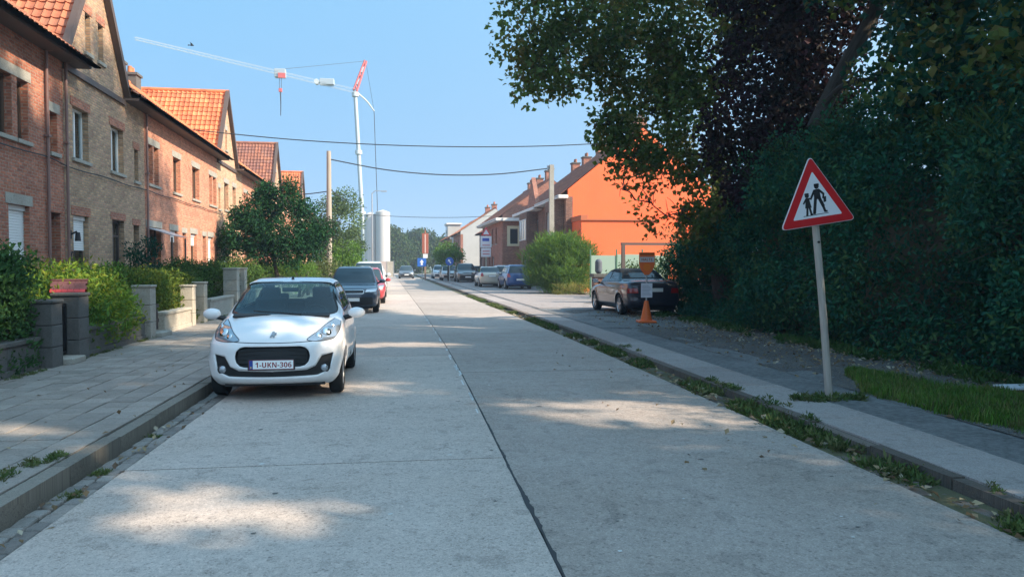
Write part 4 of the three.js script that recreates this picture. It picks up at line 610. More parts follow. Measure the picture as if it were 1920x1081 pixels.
// ---- other cars from one recipe
function simpleCar(label, pos, turn, o, group) {
  const g = thing('parked_car', label, 'car', pos, turn, group), { L, W, H } = o, n = o.nose ?? .72, hood = o.hood ?? .95, belt = o.belt ?? .95, cowl = L / 2 - (o.cowl ?? 1.05), top0 = cowl - (o.rake ?? .75), tail = -L / 2, boot = o.boot;
  const rear = boot ? [[tail + boot + .55, H - .06], [tail + boot, belt + .12], [tail + .12, belt + .08], [tail + .02, belt - .05]] : [[tail + (o.rr ?? .35), H - .07], [tail + (o.rr2 ?? .12), belt + .05], [tail + .03, belt - .15]];
  const sp = { L, W, H, cell: o.cell, bf: .26, br: .14, tf: .05, tr: .05, crown: .025, k: .09, wr: o.wr ?? .315, ww: .21, axles: [L / 2 - (o.fo ?? .85), -L / 2 + (o.ro ?? .85)], paint: o.paint, mirror: [W / 2 + .02, belt + .05, cowl - .28], mirrorMat: o.mirrorMat,
    profile: [[L / 2, .45], [L / 2 - .02, n - .08], [L / 2 - .12, n + .05], [L / 2 - .5, lerp(n, hood, .7)], [cowl, hood + .02], [(cowl + top0) / 2, lerp(hood, H, .56)], [top0, H - .035], [top0 - .6, H], ...rear, [tail, .6], [tail + .02, .34], [tail + .2, .24], [0, .21], [L / 2 - .3, .22], [L / 2 - .06, .28]],
    width: [[.2, W / 2 - .1], [.35, W / 2 - .03], [.6, W / 2], [.8, W / 2 - .005], [belt, W / 2 - .05], [H - .12, W / 2 - .22], [H, W / 2 - .3]], regions: [] };
  const wb = W / 2 - .16, wt = W / 2 - .27, gl = C.glass;
  sp.regions.push({ name: 'windscreen', proj: 'front', z: -.5, nz: .25, pts: [[-wb, hood + .03], [wb, hood + .03], [wt, H - .085], [-wt, H - .085]], mat: gl, rim: .02 });
  sp.regions.push({ name: 'rear_window', proj: 'rear', z: -.3, nz: .15, pts: o.rearWin ? rrect(-o.rearWin[0], o.rearWin[0], o.rearWin[1], o.rearWin[2], .04) : [[-wb + .02, belt + .1], [wb - .02, belt + .1], [wt, H - .1], [-wt, H - .1]], mat: gl, rim: .02 });
  for (const s of [-1, 1]) {
    const zb = boot ? tail + boot + .1 : tail + .5, m = lerp(cowl, zb, .52);
    sp.regions.push({ name: 'side_window', proj: 'side', s, pts: [[cowl - .35, belt + .04], [m + .04, belt + .05], [m + .04, H - .11], [top0 - .1, H - .12]], mat: gl, rim: .015 }, { name: 'side_window', proj: 'side', s, pts: [[m - .04, belt + .05], [zb, belt + .09], [zb + .12, H - .16], [m - .04, H - .11]], mat: gl, rim: .015 });
    sp.regions.push({ name: 'headlight', proj: 'front', z: .6, nz: .05, pts: mirrorPts(o.lamp || [[W / 2 - .46, n - .07], [W / 2 - .08, n - .03], [W / 2 - .05, n + .08], [W / 2 - .4, n + .045]], s), mat: C.lamp, rim: .008 });
    sp.regions.push({ name: 'tail_light', proj: 'rear', z: -.5, nz: .05, pts: mirrorPts(o.tailLamp || [[W / 2 - .25, belt - .18], [W / 2 - .06, belt - .18], [W / 2 - .07, belt + .05], [W / 2 - .2, belt + .05]], s), mat: C.red, rim: .006 });
  }
  sp.regions.push({ name: 'grille', proj: 'front', z: .6, pts: rrect(-W / 2 + .5, W / 2 - .5, n - .09, n + .015, .02), mat: C.plastic, rim: .012, rimMat: C.chrome, rimName: 'grille_trim' });
  sp.regions.push({ name: 'lower_intake', proj: 'front', z: .6, pts: rrect(-W / 2 + .2, W / 2 - .2, .3, n - .22, .05), mat: C.plastic });
  if (o.darkBumper) sp.regions.push({ name: 'bumper', proj: 'rear', z: -.5, pts: [[-W, .1], [W, .1], [W, .42], [-W, .42]], mat: C.plastic });
  if (o.softTop) { const k = mat(.012, .012, .014, { roughness: .95 }); sp.regions.push({ name: 'soft_top', proj: 'top', pts: [[-1, o.softTop[0]], [1, o.softTop[0]], [1, o.softTop[1]], [-1, o.softTop[1]]], mat: k, minY: 1.12 }); }
  carBody(g, sp);
  numberPlate(g, null, o.plateF ?? .48, L / 2 + .012, 0, .5); numberPlate(g, null, o.plateR ?? .78, -L / 2 - .008, Math.PI, .5);
  return g;
}
const B = d => bend(d);
simpleCar('dark blue grey car facing the camera, parked behind the white hatchback', [-2.02, 0, -27.6], .03, { L: 4.3, W: 1.76, H: 1.58, cell: .028, paint: paint(.03, .045, .07), hood: 1.0, nose: .78, belt: 1.02, cowl: 1.2, wr: .33 });
simpleCar('red car parked third in the left line behind the dark car', [-1.98, 0, -33.6], .03, { L: 4.0, W: 1.72, H: 1.52, cell: .04, paint: paint(.42, .03, .035) });
simpleCar('white van like car parked behind the red car in the left line', [-2.15, 0, -39.6], .03, { L: 4.3, W: 1.78, H: 1.8, cell: .045, paint: paint(.7, .7, .69), hood: 1.05, belt: 1.1, cowl: 1.0 });
simpleCar('silver car parked fifth in the left line', [-2.35, 0, -46], .03, { L: 4.2, W: 1.75, H: 1.5, cell: .05, paint: paint(.45, .46, .48, { metalness: .4 }) });
simpleCar('far white car parked at the end of the left line', [-2.55, 0, -54], .03, { L: 4.2, W: 1.75, H: 1.55, cell: .06, paint: paint(.68, .66, .62) });
simpleCar('grey car standing on the road far ahead in the middle of the street', [-.55, 0, -91], .03, { L: 4.3, W: 1.78, H: 1.52, cell: .06, paint: paint(.12, .14, .16, { metalness: .3 }) });
simpleCar('blue hatchback with its tail to the camera beside the tall bush', [6.75, .09, -48.6], Math.PI + .06, { L: 3.9, W: 1.72, H: 1.56, cell: .04, paint: paint(.006, .055, .21), rr2: .08, plateR: .62 });
simpleCar('beige car parked just beyond the blue hatchback', [5.55, .09, -53.5], Math.PI + .03, { L: 4.1, W: 1.7, H: 1.44, cell: .05, paint: paint(.55, .47, .38, { metalness: .3 }), boot: .7 });
simpleCar('silver car half hidden between beige car and blue hatchback', [6.9, .09, -56.5], Math.PI + .03, { L: 4.1, W: 1.74, H: 1.52, cell: .05, paint: paint(.6, .62, .64, { metalness: .3 }) });
simpleCar('dark grey off road style car facing the camera on the right parking', [4.95, .09, -68], .03, { L: 4.5, W: 1.85, H: 1.68, cell: .05, paint: paint(.16, .155, .15, { metalness: .4 }), hood: 1.08, nose: .85, belt: 1.08, cowl: 1.25, wr: .36 });
simpleCar('pale car behind the small round street tree', [3.85, .09, -76], .03, { L: 4.2, W: 1.75, H: 1.5, cell: .06, paint: paint(.62, .62, .63) });
simpleCar('distant white car beyond the round street tree', [3.3, .09, -86], .03, { L: 4.2, W: 1.75, H: 1.5, cell: .06, paint: paint(.7, .7, .7) });
simpleCar('dark sedan parked near the forward red brick house', [6.2, .09, -73], .03, { L: 4.4, W: 1.78, H: 1.46, cell: .06, paint: paint(.02, .022, .026), boot: .7 });
{ // dark convertible under the tree, tail to the camera
  const g = simpleCar('dark convertible with black soft top parked on the verge by the hedge', [7.28, .08, -24.1], Math.PI + .05, { L: 4.3, W: 1.76, H: 1.45, cell: .026, paint: paint(.03, .026, .04, { metalness: .2 }), boot: .85, softTop: [.42, -1.5], rearWin: [.42, 1.17, 1.31], belt: .98, hood: .95, wr: .325, plateR: .80, tailLamp: [[.52, .70], [.84, .70], [.82, .84], [.55, .86]] });
    obj('boot_trim', box(-.62, .62, 1.085, 1.105, -2.02, -1.985, .006), C.chrome, g);
}
// ------------------------------------------------------------------ foliage
function leafCluster(n, R0, len, wid, o = {}) { // n folded leaves spread through a ball of radius R0
  const pos = []; const up = o.up ?? .3;
  for (let i = 0; i < n; i++) {
    const c = V(rr(-1, 1), rr(-1, 1), rr(-1, 1)); while (c.lengthSq() > 1) c.set(rr(-1, 1), rr(-1, 1), rr(-1, 1)); c.multiplyScalar(R0); c.y *= o.flat ?? 1;
    const dir = V(rr(-1, 1), rr(-1, 1) + (o.lift ?? -.2), rr(-1, 1)).addScaledVector(c, .8 / R0).normalize(), nrm = V(rr(-1, 1), rr(-1, 1) + up * 2, rr(-1, 1)).normalize(), side = dir.clone().cross(nrm).normalize(); nrm.crossVectors(side, dir).normalize();
    const l = len * rr(.7, 1.2), w = wid * rr(.75, 1.2), a = c.clone(), b = c.clone().addScaledVector(dir, l), m = c.clone().addScaledVector(dir, l * .45), L = m.clone().addScaledVector(side, w / 2).addScaledVector(nrm, w * .22), Rr = m.clone().addScaledVector(side, -w / 2).addScaledVector(nrm, w * .22);
    for (const [p, q, r] of [[a, Rr, b], [a, b, L]]) pos.push(p.x, p.y, p.z, q.x, q.y, q.z, r.x, r.y, r.z);
  }
  const g = new THREE.BufferGeometry(); g.setAttribute('position', new THREE.Float32BufferAttribute(pos, 3)); g.computeVertexNormals(); return g;
}
function scatter(name, parent, geo, m, list, cols, keepUp = false) { // list of [x,y,z,scale]
  const im = new THREE.InstancedMesh(geo, m, list.length), q = new THREE.Quaternion(), e = new THREE.Euler(), M4 = new THREE.Matrix4(), c = new THREE.Color(); im.name = name;
  list.forEach(([x, y, z, s, yaw], i) => { e.set(keepUp ? rr(-.2, .2) : rr(-.6, .6), yaw ?? rr(0, 6.283), keepUp ? rr(-.2, .2) : rr(-.6, .6)); q.setFromEuler(e); M4.compose(V(x, y, z), q, V(s, s, s)); im.setMatrixAt(i, M4); const k = cols[Math.floor(R() * cols.length)], j = rr(.75, 1.3); c.setRGB(k[0] * j, k[1] * j, k[2] * j); im.setColorAt(i, c); });
  im.userData.kind = 'stuff'; return add(im, parent);
}
function lobePoints(lobes, per, gap = .42, freq = .9, shell = .5) {
  const out = []; for (const [x, y, z, r, sy = .85] of lobes) { const n = Math.max(6, Math.round(per * r * r)); for (let i = 0; i < n; i++) { let d = V(rr(-1, 1), rr(-1, 1), rr(-1, 1)); while (d.lengthSq() > 1 || d.lengthSq() < .01) d.set(rr(-1, 1), rr(-1, 1), rr(-1, 1)); const k = Math.pow(d.length(), shell); d.normalize().multiplyScalar(k * r * (1 + .22 * (n3(x + d.x * 3, y + d.y * 3, z + d.z * 3) - .5))); const p = [x + d.x, y + d.y * sy, z + d.z]; if (n3(p[0] * freq + 40, p[1] * freq, p[2] * freq) < gap * .8) continue; out.push([...p, rr(.75, 1.25)]); } } return out;
}
const GREEN = [[.055, .11, .025], [.07, .125, .03], [.045, .09, .025], [.09, .12, .03]], MAPLE = [[.12, .18, .04], [.15, .19, .045], [.09, .15, .04], [.19, .17, .05]], COPPER = [[.05, .022, .028], [.04, .02, .022], [.055, .032, .024], [.035, .03, .022]], DARK = [[.02, .09, .05], [.028, .11, .052], [.016, .075, .05]], BRIGHT = [[.12, .24, .03], [.15, .27, .035], [.10, .20, .03]], OLIVE = [[.15, .18, .06], [.12, .17, .05]], GREYG = [[.13, .20, .08], [.16, .23, .10], [.11, .17, .07]];
srand(101);
const CL = { maple: [leafCluster(16, .34, .15, .13), leafCluster(15, .34, .14, .12)], hedge: leafCluster(22, .27, .115, .055, { lift: .1, up: .7 }), small: leafCluster(26, .2, .07, .042, { lift: .3 }), big: leafCluster(22, .62, .27, .22), fine: leafCluster(28, .22, .085, .03, { lift: .5 }), far: leafCluster(14, 1.0, .55, .42), needle: leafCluster(22, .3, .2, .03, { lift: 1.2 }), long: leafCluster(20, .3, .34, .04, { lift: 1.4 }) };
// openings between the boughs, where sun reaches the ground at [x, d]
const OPEN = [[1.6, 8.6, .3], [2.4, 8.6, .32], [3.2, 8.6, .3], [1.9, 7.85, .3], [2.7, 7.85, .34], [3.4, 7.85, .3], [-1.7, 5.7, .4], [-1.0, 5.3, .4], [-1.4, 4.8, .35], [-3.5, 7.3, .38], [-4.2, 7.5, .36], [-.9, 15.5, .3], [-.2, 15.5, .32], [.5, 15.5, .3], [-7.4, 13.6, .5], [-7.6, 14.6, .55], [-7.8, 15.8, .5], [-7.1, 11.6, .3], [-5.9, 18.3, .5], [-5.9, 19.5, .5], [-4.6, 18.8, .5], [-3.6, 19.2, .45], [-9.6, 16.2, .5], [-8, 20.3, .5]];
const open = (x, y, z) => OPEN.some(([gx, gd, r]) => { const ax = x - gx, az = z + gd, t = ax * sunDir.x + y * sunDir.y + az * sunDir.z; return Math.hypot(ax - t * sunDir.x, y - t * sunDir.y, az - t * sunDir.z) < r + .35; });
// tree: trunk and limbs reach from the base into every lobe
function tree(name, label, category, base, fork, r0, lobes, o) {
  const t = thing(name, label, category, [base[0], 0, base[2]], 0, o.group); const B0 = V(...base), F = V(...fork), loc = v => v.clone().sub(V(base[0], 0, base[2]));
  const limbs = [limb([B0, B0.clone().lerp(F, .5).add(V(rr(-.15, .15), 0, rr(-.15, .15))), F], r0 * 1.15, r0 * .75, 10)];
  const nodes = [{ p: F, r: r0 * .75 }]; // every bough springs from the nearest one already grown
  for (const l of [...lobes].sort((p, q) => V(p[0], p[1], p[2]).distanceTo(F) - V(q[0], q[1], q[2]).distanceTo(F))) {
    const c = V(l[0], l[1], l[2]); let best = nodes[0], bd = c.distanceTo(F) * .95; for (const n of nodes) { const e = c.distanceTo(n.p) * (n === nodes[0] ? .95 : 1); if (e < bd) { bd = e; best = n; } }
    const ra = Math.max(.02, best.r * .7), rb = Math.max(.012, ra * .55), m = best.p.clone().lerp(c, .5).add(V(rr(-.2, .2), rr(.0, .35), rr(-.2, .2)).multiplyScalar(Math.min(1, bd / 2)));
    limbs.push(limb([best.p, m, c], ra, rb, 7)); nodes.push({ p: c, r: rb });
    for (let i = 0; i < (o.twigs ?? 4); i++) { const e = c.clone().add(V(rr(-1, 1), rr(-.7, .9), rr(-1, 1)).multiplyScalar(l[3] * .9)); limbs.push(limb([m.clone().lerp(c, .4 + .5 * R()), c.clone().lerp(e, .45).add(V(0, .1, 0)), e], Math.max(.012, rb * .4), .005, 5)); }
  }
  const tr = merge(limbs); tr.translate(-base[0], 0, -base[2]); obj('trunk', tr, o.bark || M.bark, t);
  const pts = lobePoints(lobes, o.per, o.gap, o.freq, o.shell).filter(p => !o.open || !open(p[0], p[1], p[2])).map(p => [p[0] - base[0], p[1], p[2] - base[2], p[3] * (o.scale || 1)]);
  const gs = Array.isArray(o.geo) ? o.geo : [o.geo]; gs.forEach((g, i) => scatter('crown', t, g, o.mat || M.leaf, pts.filter((_, k) => k % gs.length === i), o.cols)); return t;
}
// the broad tree whose boughs reach over the road
const T1 = [[2.89,7.57,-18.78,1.02],[3.86,7.03,-19.15,1.11],[3.09,6.35,-18.75,.6],[4.95,7.88,-19.51,1.29],[6.09,7.3,-19.86,1.24],[5.1,6.59,-19.49,.69],[6.99,8.49,-20.24,1.35],[7.88,7.44,-20.12,1.2],[3.9,8.25,-18.64,1.02],[5.38,5.15,-18.95,.7],[6.37,5.59,-19.32,.97],[7.73,6.09,-20.14,1.05],[6.0,4.52,-18.86,.67],[7.51,4.81,-20.17,.62],[4.69,5.15,-19.04,.39],[5.31,3.56,-18.45,.5],[6.05,3.22,-18.35,.55],[7.08,3.02,-19.22,.54],[8.13,3.06,-19.59,.66],[5.65,10,-20.2,1.5],[8.25,10.3,-20.6,1.7],[3.4,9.2,-19.1,1.1],[9.5,9.13,-20.9,1.57],[10.5,10.5,-20.5,1.8],[6.58,4.09,-19.29,0.6],[7.69,4.01,-19.64,0.61],[8.34,4.52,-19.56,0.66],[6.96,6.5,-19.74,0.73],[8.55,8.19,-20.03,1.05],[8.27,6.28,-19.57,0.73],[5.6,4.35,-18.72,0.48],[5.05,5.25,-18.79,0.55],[7.64,2.74,-19.15,0.54],[8.42,7.16,-19.55,0.88],[6.56,2.9,-18.59,0.55],[5.65,3.29,-18.41,0.54],[8.71,2.76,-19.51,0.59]];
tree('broad_tree', 'big leafy green tree whose boughs hang over the road before the orange gable', 'tree', [9.3, 0, -20.9], [8.9, 4.4, -20.6], .34, T1, { per: 84, gap: .5, freq: 1.15, shell: .62, geo: CL.maple, cols: MAPLE, twigs: 5 });
tree('copper_tree', 'dark purple leaved tree rising out of the hedge behind the school sign', 'tree', [9.6, 0, -17.6], [9.4, 3.2, -17.6], .26, [[8.88,6.75,-17.97,1.22],[8.47,5.12,-18.02,1.02],[9.3,5.17,-17.41,1.19],[8.27,3.9,-18.05,.81],[8.9,3.65,-17.46,.79],[9.68,5.46,-16.85,.9],[9.56,7,-16.87,1.03],[8.88,9.2,-17.97,1.49],[7.87,4.94,-18.61,.42],[10.4,8.6,-17.2,1.6],[10.2,4.2,-17,1]], { per: 120, gap: .3, geo: CL.maple, cols: COPPER, mat: M.leafDense });
tree('forked_tree', 'tall dark tree with a slanting limb above the hedge at the right edge', 'tree', [8.7, 0, -15.6], [8.95, 5.1, -15.45], .16, [[10.09,6.43,-13.77,.75],[11.15,6.43,-13.62,1.07],[11.49,5.44,-13.07,.93],[10.83,5.36,-13.67,.75],[9.54,5.48,-14.35,.45],[9.87,4.77,-13.8,.5],[11.19,4.56,-13.11,.62],[10.51,7.82,-13.71,1.39],[11.6,7.41,-13.06,1.24],[9.17,7.78,-14.9,.69],[10.3,9.6,-15.2,1.2],[10.5,11.5,-14.5,2.4],[9,15,-13,2.4],[12,13.4,-15.5,2.3],[10.5,15,-12,2.2],[9,16.5,-12.5,2.8],[12,16,-13.5,2.8],[10.5,18.5,-13,2.4],[10,15,-9,2.6],[11,17,-16,2.4]], { per: 84, gap: .42, geo: CL.maple, cols: [...DARK, ...MAPLE], scale: 1.1, open: true });
obj('slanting_limb', limb([V(.1, 4.6, .1), V(.65, 5.8, .2), V(1.5, 7.5, .35), V(1.9, 9.8, .5)], .17, .12, 10), M.bark, scene.getObjectByName('forked_tree'));
// trees beside the road outside the frame, which shade the carriageway
const shade = [[13, 10.6, 11.6, 'leafy tree showing above the hedge in the top right corner', -3.2], [12.4, 8.0, 19.3, 'beyond the hedge nearest the sign', -1.2], [11.6, 4.6, 15, 'level with the sign'], [12.4, .4, 14, 'beside the camera', -6], [12.8, -5, 13.5, 'behind the camera', -6], [13, -11.5, 13, 'farther behind the camera']];
for (const [x, d, h, w, lo] of shade) { srand(900 + Math.round(d * 10)); const L = [], nl = lo < -3 ? 20 : 14; for (let i = 0; i < nl; i++) { const a = i * 2.4, q = Math.sqrt((i + .5) / nl) * 3.0; L.push([x - .8 + Math.cos(a) * q, h - 3.2 + rr(lo || -2.6, 2.2) - q * .5, -d + Math.sin(a) * q, rr(1.3, 1.9)]); } tree('roadside_tree', w.startsWith('leafy') ? w : `tall leafy roadside tree on the right ${w}, outside the view`, 'tree', [x, 0, -d], [x, 4.5, -d], .3, L, { per: w.startsWith('leafy') ? 62 : 32, gap: .42, freq: .5, open: true, geo: w.startsWith('leafy') ? CL.maple : CL.big, scale: w.startsWith('leafy') ? 1.25 : 1, cols: w.startsWith('leafy') ? [...DARK, ...MAPLE] : GREEN, twigs: 2, group: 'roadside trees outside the view' }); }

// ---- hedges: a twiggy core under a coat of leaves
function hedge(name, label, category, d0, d1, face, back, height, o) {
  const t = thing(name, label, category, [0, 0, 0], 0, o.group), inset = o.inset ?? .25, n = Math.max(4, Math.round((d1 - d0) / .5)), pos = [], idx = [];
  const fx = (d, y) => face(d) + (o.lump ?? .35) * (n3(d * .8, y * .9, 3.3) - .5) * (face(0) < back(0) ? 1 : -1) * 1.6, sgn = face(d0) < back(d0) ? 1 : -1;
  const ring = 7; for (let i = 0; i <= n; i++) { const d = lerp(d0 + inset, d1 - inset, i / n), H = height(d) - inset * .9, F = fx(d, H / 2) + sgn * inset, K = back(d) - sgn * inset; [[F, .1], [F - sgn * .02, H * .35], [F, H * .75], [lerp(F, K, .25), H], [lerp(F, K, .75), H], [K, H * .7], [K, .1]].forEach(([x, y]) => pos.push(x + rr(-.06, .06), y + rr(-.05, .05), -d)); }
  for (let i = 0; i < n; i++) for (let k = 0; k < ring - 1; k++) { const a = i * ring + k; idx.push(a, a + 1, a + ring, a + 1, a + ring + 1, a + ring); } for (const b of [0, n * ring]) for (let k = 1; k < ring - 1; k++) idx.push(b, b + k, b + k + 1);
  const g = new THREE.BufferGeometry(); g.setAttribute('position', new THREE.Float32BufferAttribute(pos, 3)); g.setIndex(idx); const gg = g.toNonIndexed(); gg.computeVertexNormals(); obj('twig_core', muv(gg), M.twig, t);
  const pts = []; const L = d1 - d0, dens = o.dens;
  for (let d = d0; d < d1; d += .25) { const H = height(d), w = Math.abs(back(d) - face(d)); let c = dens(d) * .25 * H; for (let i = 0; i < c; i++) { const dd = d + R() * .25, y = .06 + Math.pow(R(), .95) * (height(dd) - .06), rd = Math.pow(R(), 1.6) * inset * 1.7 - .04, round = o.round ?? .3; const topd = height(dd) - y, cut = topd < round ? round - Math.sqrt(Math.max(0, round * round - (round - topd) ** 2)) : 0; pts.push([fx(dd, y) + sgn * (rd + cut), y, -dd, rr(.7, 1.25)]); } c = dens(d) * .25 * w * (o.topDens ?? .8); for (let i = 0; i < c; i++) { const dd = d + R() * .25; pts.push([lerp(face(dd) + sgn * .15, back(dd), R()), height(dd) + rr(-.22, .06) + (o.shag ?? .1) * Math.pow(R(), 3), -dd, rr(.7, 1.25)]); } }
  for (const e of [d0, d1]) { const H = height(e), w = Math.abs(back(e) - face(e)); const c = dens(e) * w * H; for (let i = 0; i < c; i++) pts.push([lerp(face(e), back(e), R()), R() * H, -(e + (e === d0 ? 1 : -1) * R() * .3), rr(.7, 1.2)]); }
  const gs = Array.isArray(o.geo) ? o.geo : [o.geo]; gs.forEach((q, i) => scatter('foliage', t, q, o.mat || M.leafDense, pts.filter((_, k) => k % gs.length === i), o.cols)); return t;
}
M.twig = mat(.11, .09, .06, { roughness: 1 });
srand(202);
const hh = d => { const T = [[-12, 3.4], [5, 3.3], [9, 3.4], [12, 3.8], [14, 4.25], [16, 4.05], [17.5, 3.5], [19, 3.05], [21, 2.65], [23, 2.1]]; let h = T[0][1]; for (let i = 1; i < T.length; i++) if (d > T[i - 1][0]) h = lerp(T[i - 1][1], T[i][1], clamp((d - T[i - 1][0]) / (T[i][0] - T[i - 1][0]), 0, 1)); return h + .5 * (n3(d * .9, 2, 7) - .5) + .3 * (n3(d * 2.3, 5, 1) - .5); };
const bigHedge = hedge('tall_hedge', 'tall overgrown dark green hedge along the right verge behind the school sign', 'hedge', -8, 23.3, d => 8.15 + .25 * Math.sin(d * .7), d => 10.6, hh, { dens: d => d > 5 ? 72 : 20, geo: [CL.hedge, CL.small, CL.hedge], cols: [[.026, .12, .07], [.036, .14, .072], [.02, .095, .065], [.05, .13, .05], [.028, .12, .06], [.075, .14, .05]], lump: 1.25, inset: .55, shag: .9, round: .9 });
{ const pts = []; for (let i = 0; i < 90; i++) { const d = rr(6, 22.5); pts.push([8.25 + Math.pow(R(), 1.3) * 1.6, hh(d) - .1 + Math.pow(R(), 2) * .5, -d, rr(.7, 1.3)]); } scatter('shoots', bigHedge, CL.long, M.leaf, pts, [[.06, .11, .03], [.045, .09, .03], [.09, .12, .035]], true); }
{ // straggling twigs low in the hedge
  const tw = []; for (let i = 0; i < 60; i++) { const d = rr(7, 20), y = rr(.2, 2.2), a = V(8.7, y, -d), b = V(8.0 + rr(-.15, .1), y + rr(-.3, .5), -d + rr(-.5, .5)); tw.push(limb([a, a.clone().lerp(b, .5).add(V(0, .1, 0)), b], .012, .004, 4)); } obj('twigs', tw, mat(.10, .065, .045, { roughness: 1 }), bigHedge); }
hedge('clipped_hedge', 'clipped dark green hedge above the nearest low garden wall', 'hedge', 6.3, 11.7, () => -5.52, () => -6.5, d => 1.74 + .08 * n3(d * 2, 1, 1), { dens: () => 95, geo: CL.small, cols: [[.045, .11, .03], [.065, .14, .035], [.05, .12, .04]], lump: .12, inset: .2, round: .18 });
hedge('yellow_hedge', 'low yellow green clipped hedge behind the sunlit cream wall', 'hedge', 17.3, 20.4, () => -5.75, () => -6.6, d => 1.32, { dens: () => 80, geo: CL.small, cols: [[.20, .22, .03], [.14, .19, .03], [.10, .16, .03]], lump: .1, inset: .18, round: .12 });
hedge('garden_hedge', 'mixed green hedge in the gardens behind the white car', 'hedge', 21.5, 31, () => -6.0, () => -7.2, d => 1.36 + .3 * (n3(d * 1.1, 4, 2) - .4), { dens: () => 52, geo: CL.small, cols: [...GREEN, [.09, .17, .03]], lump: .5, inset: .22, shag: .3 });
hedge('garden_hedge', 'far green hedge below the small dark tree', 'hedge', 31.5, 50, () => -6.2, () => -7.4, d => 1.3 + .4 * (n3(d * .8, 4, 9) - .4), { dens: () => 26, geo: CL.small, cols: [...GREEN, ...BRIGHT], lump: .5, inset: .22, shag: .3 });
function bush(name, label, lobes, o) { const c = lobes[0], t = thing(name, label, o.cat || 'shrub', [c[0], 0, c[2]]); const stems = []; for (let i = 0; i < 9; i++) { const l = lobes[i % lobes.length]; stems.push(limb([V(rr(-.1, .1), .05, rr(-.1, .1)), V((l[0] - c[0]) * .6 + rr(-.2, .2), l[1] * .6, (l[2] - c[2]) * .6 + rr(-.2, .2)), V(l[0] - c[0] + rr(-.4, .4) * l[3], l[1] + rr(.2, .8) * l[3], l[2] - c[2] + rr(-.4, .4) * l[3])], .025, .006, 5)); } obj('stems', stems, M.bark, t); scatter('foliage', t, o.geo || CL.small, o.mat || M.leaf, lobePoints(lobes, o.per, o.gap ?? .3, 1.6, o.shell ?? .45).filter(p => p[1] > .05).map(p => [p[0] - c[0], p[1], p[2] - c[2], p[3] * (o.scale || 1)]), o.cols, o.up); return t; }
srand(303);
bush('leafy_shrub', 'large loose yellow green shrub above the dark garden wall', [[-6.0, .85, -13.6, .72], [-6.0, .9, -14.6, .75], [-5.95, .85, -15.2, .62], [-6.3, 1.1, -12.9, .55], [-6.5, 1.1, -14.2, .6], [-6.4, 1.05, -15.6, .6], [-5.7, .7, -14.2, .5], [-5.7, .75, -15.1, .5]], { per: 260, cols: [[.20, .30, .035], [.14, .26, .035], [.26, .30, .035], [.10, .2, .035]], geo: CL.fine, scale: 1.25 });
bush('leafy_shrub', 'bright green rounded shrub beside the arched black gate', [[-6.4, 1.0, -17.2, .6], [-6.7, 1.1, -18.0, .55], [-6.9, 1.15, -18.8, .5]], { per: 230, cols: BRIGHT });
bush('leafy_shrub', 'dark green climbing shrub in front of the beige house window', [[-7.3, 1.3, -21.6, .55], [-7.35, 2.0, -21.9, .4], [-7.2, .8, -21.2, .6]], { per: 200, cols: DARK });
bush('leafy_shrub', 'green garden shrub before the red brick canopy house', [[-6.9, 1.0, -20.2, .65], [-7.1, 1.0, -23.6, .7], [-6.8, 1.0, -24.8, .5]], { per: 190, cols: GREEN });
bush('leafy_shrub', 'bright lime shrub under the small dark street tree', [[-5.2, 1.2, -36, .9], [-5.0, 1.1, -37.4, .7]], { per: 130, cols: BRIGHT });
tree('small_tree', 'small dense dark green tree standing before the left row of houses', 'tree', [-5.95, 0, -33.9], [-5.95, 1.9, -33.9], .1, [[-5.9,3.3,-34,1.35],[-7,3.0,-33.7,1.0],[-4.9,3.1,-34.2,1.0],[-5.6,4.3,-34,.9],[-6.6,3.9,-34,.9],[-4.4,2.5,-34.4,.7],[-7.4,2.4,-33.6,.6],[-5.2,2.3,-33.7,.8],[-6.4,2.3,-33.7,.7],[-7.9,2.7,-33.8,.45],[-5.3,5.1,-34,.4],[-6.3,4.8,-33.9,.45],[-3.9,3.3,-34.2,.5],[-4.5,4.0,-34.1,.5],[-7.4,3.7,-33.8,.45],[-7.9,2.0,-33.6,.35]], { per: 150, gap: .44, freq: 1.3, geo: leafCluster(22, .26, .13, .07, { lift: -.1 }), cols: [[.016, .07, .02], [.024, .085, .025], [.018, .075, .03]], mat: M.leafDense });
tree('thin_tree', 'thin dark leaved tree beside the small dense tree', 'tree', [-5.1, 0, -38.5], [-5.1, 1.8, -38.5], .08, [[-4.9, 3.2, -38.6, .9], [-4.3, 3.5, -39, .8], [-4.6, 2.4, -38.8, .6]], { per: 90, gap: .35, geo: CL.maple, scale: .7, cols: [[.05, .05, .035], [.045, .07, .03], [.06, .05, .04]] });
tree('grey_green_tree', 'tall pale grey green tree behind the wooden pole', 'tree', [-5.0, 0, -51.5], [-4.9, 2.5, -51.3], .14, [[-4.7, 4.4, -51, 1.5], [-4.3, 6.0, -51, 1.0], [-5.2, 5.6, -51.4, 1.0], [-4.1, 3.2, -50.7, 1.2], [-5.4, 3.3, -51, 1.2]], { per: 70, gap: .4, geo: CL.maple, cols: GREYG });
bush('leafy_shrub', 'vivid green shrub at the foot of the crane behind the left parked cars', [[-3.9, 2.3, -46.4, 1.05], [-3.7, 1.4, -46, .9], [-4.7, 1.8, -46.8, 1.0]], { per: 90, cols: BRIGHT, geo: CL.maple[0], scale: .8 });
bush('leafy_shrub', 'olive green bushes beyond the wooden pole', [[-4.8, 1.5, -41.5, .8], [-4.9, 1.4, -43.4, .9], [-5, 1.8, -49, 1.1]], { per: 90, cols: OLIVE, geo: CL.maple[0], scale: .8 });
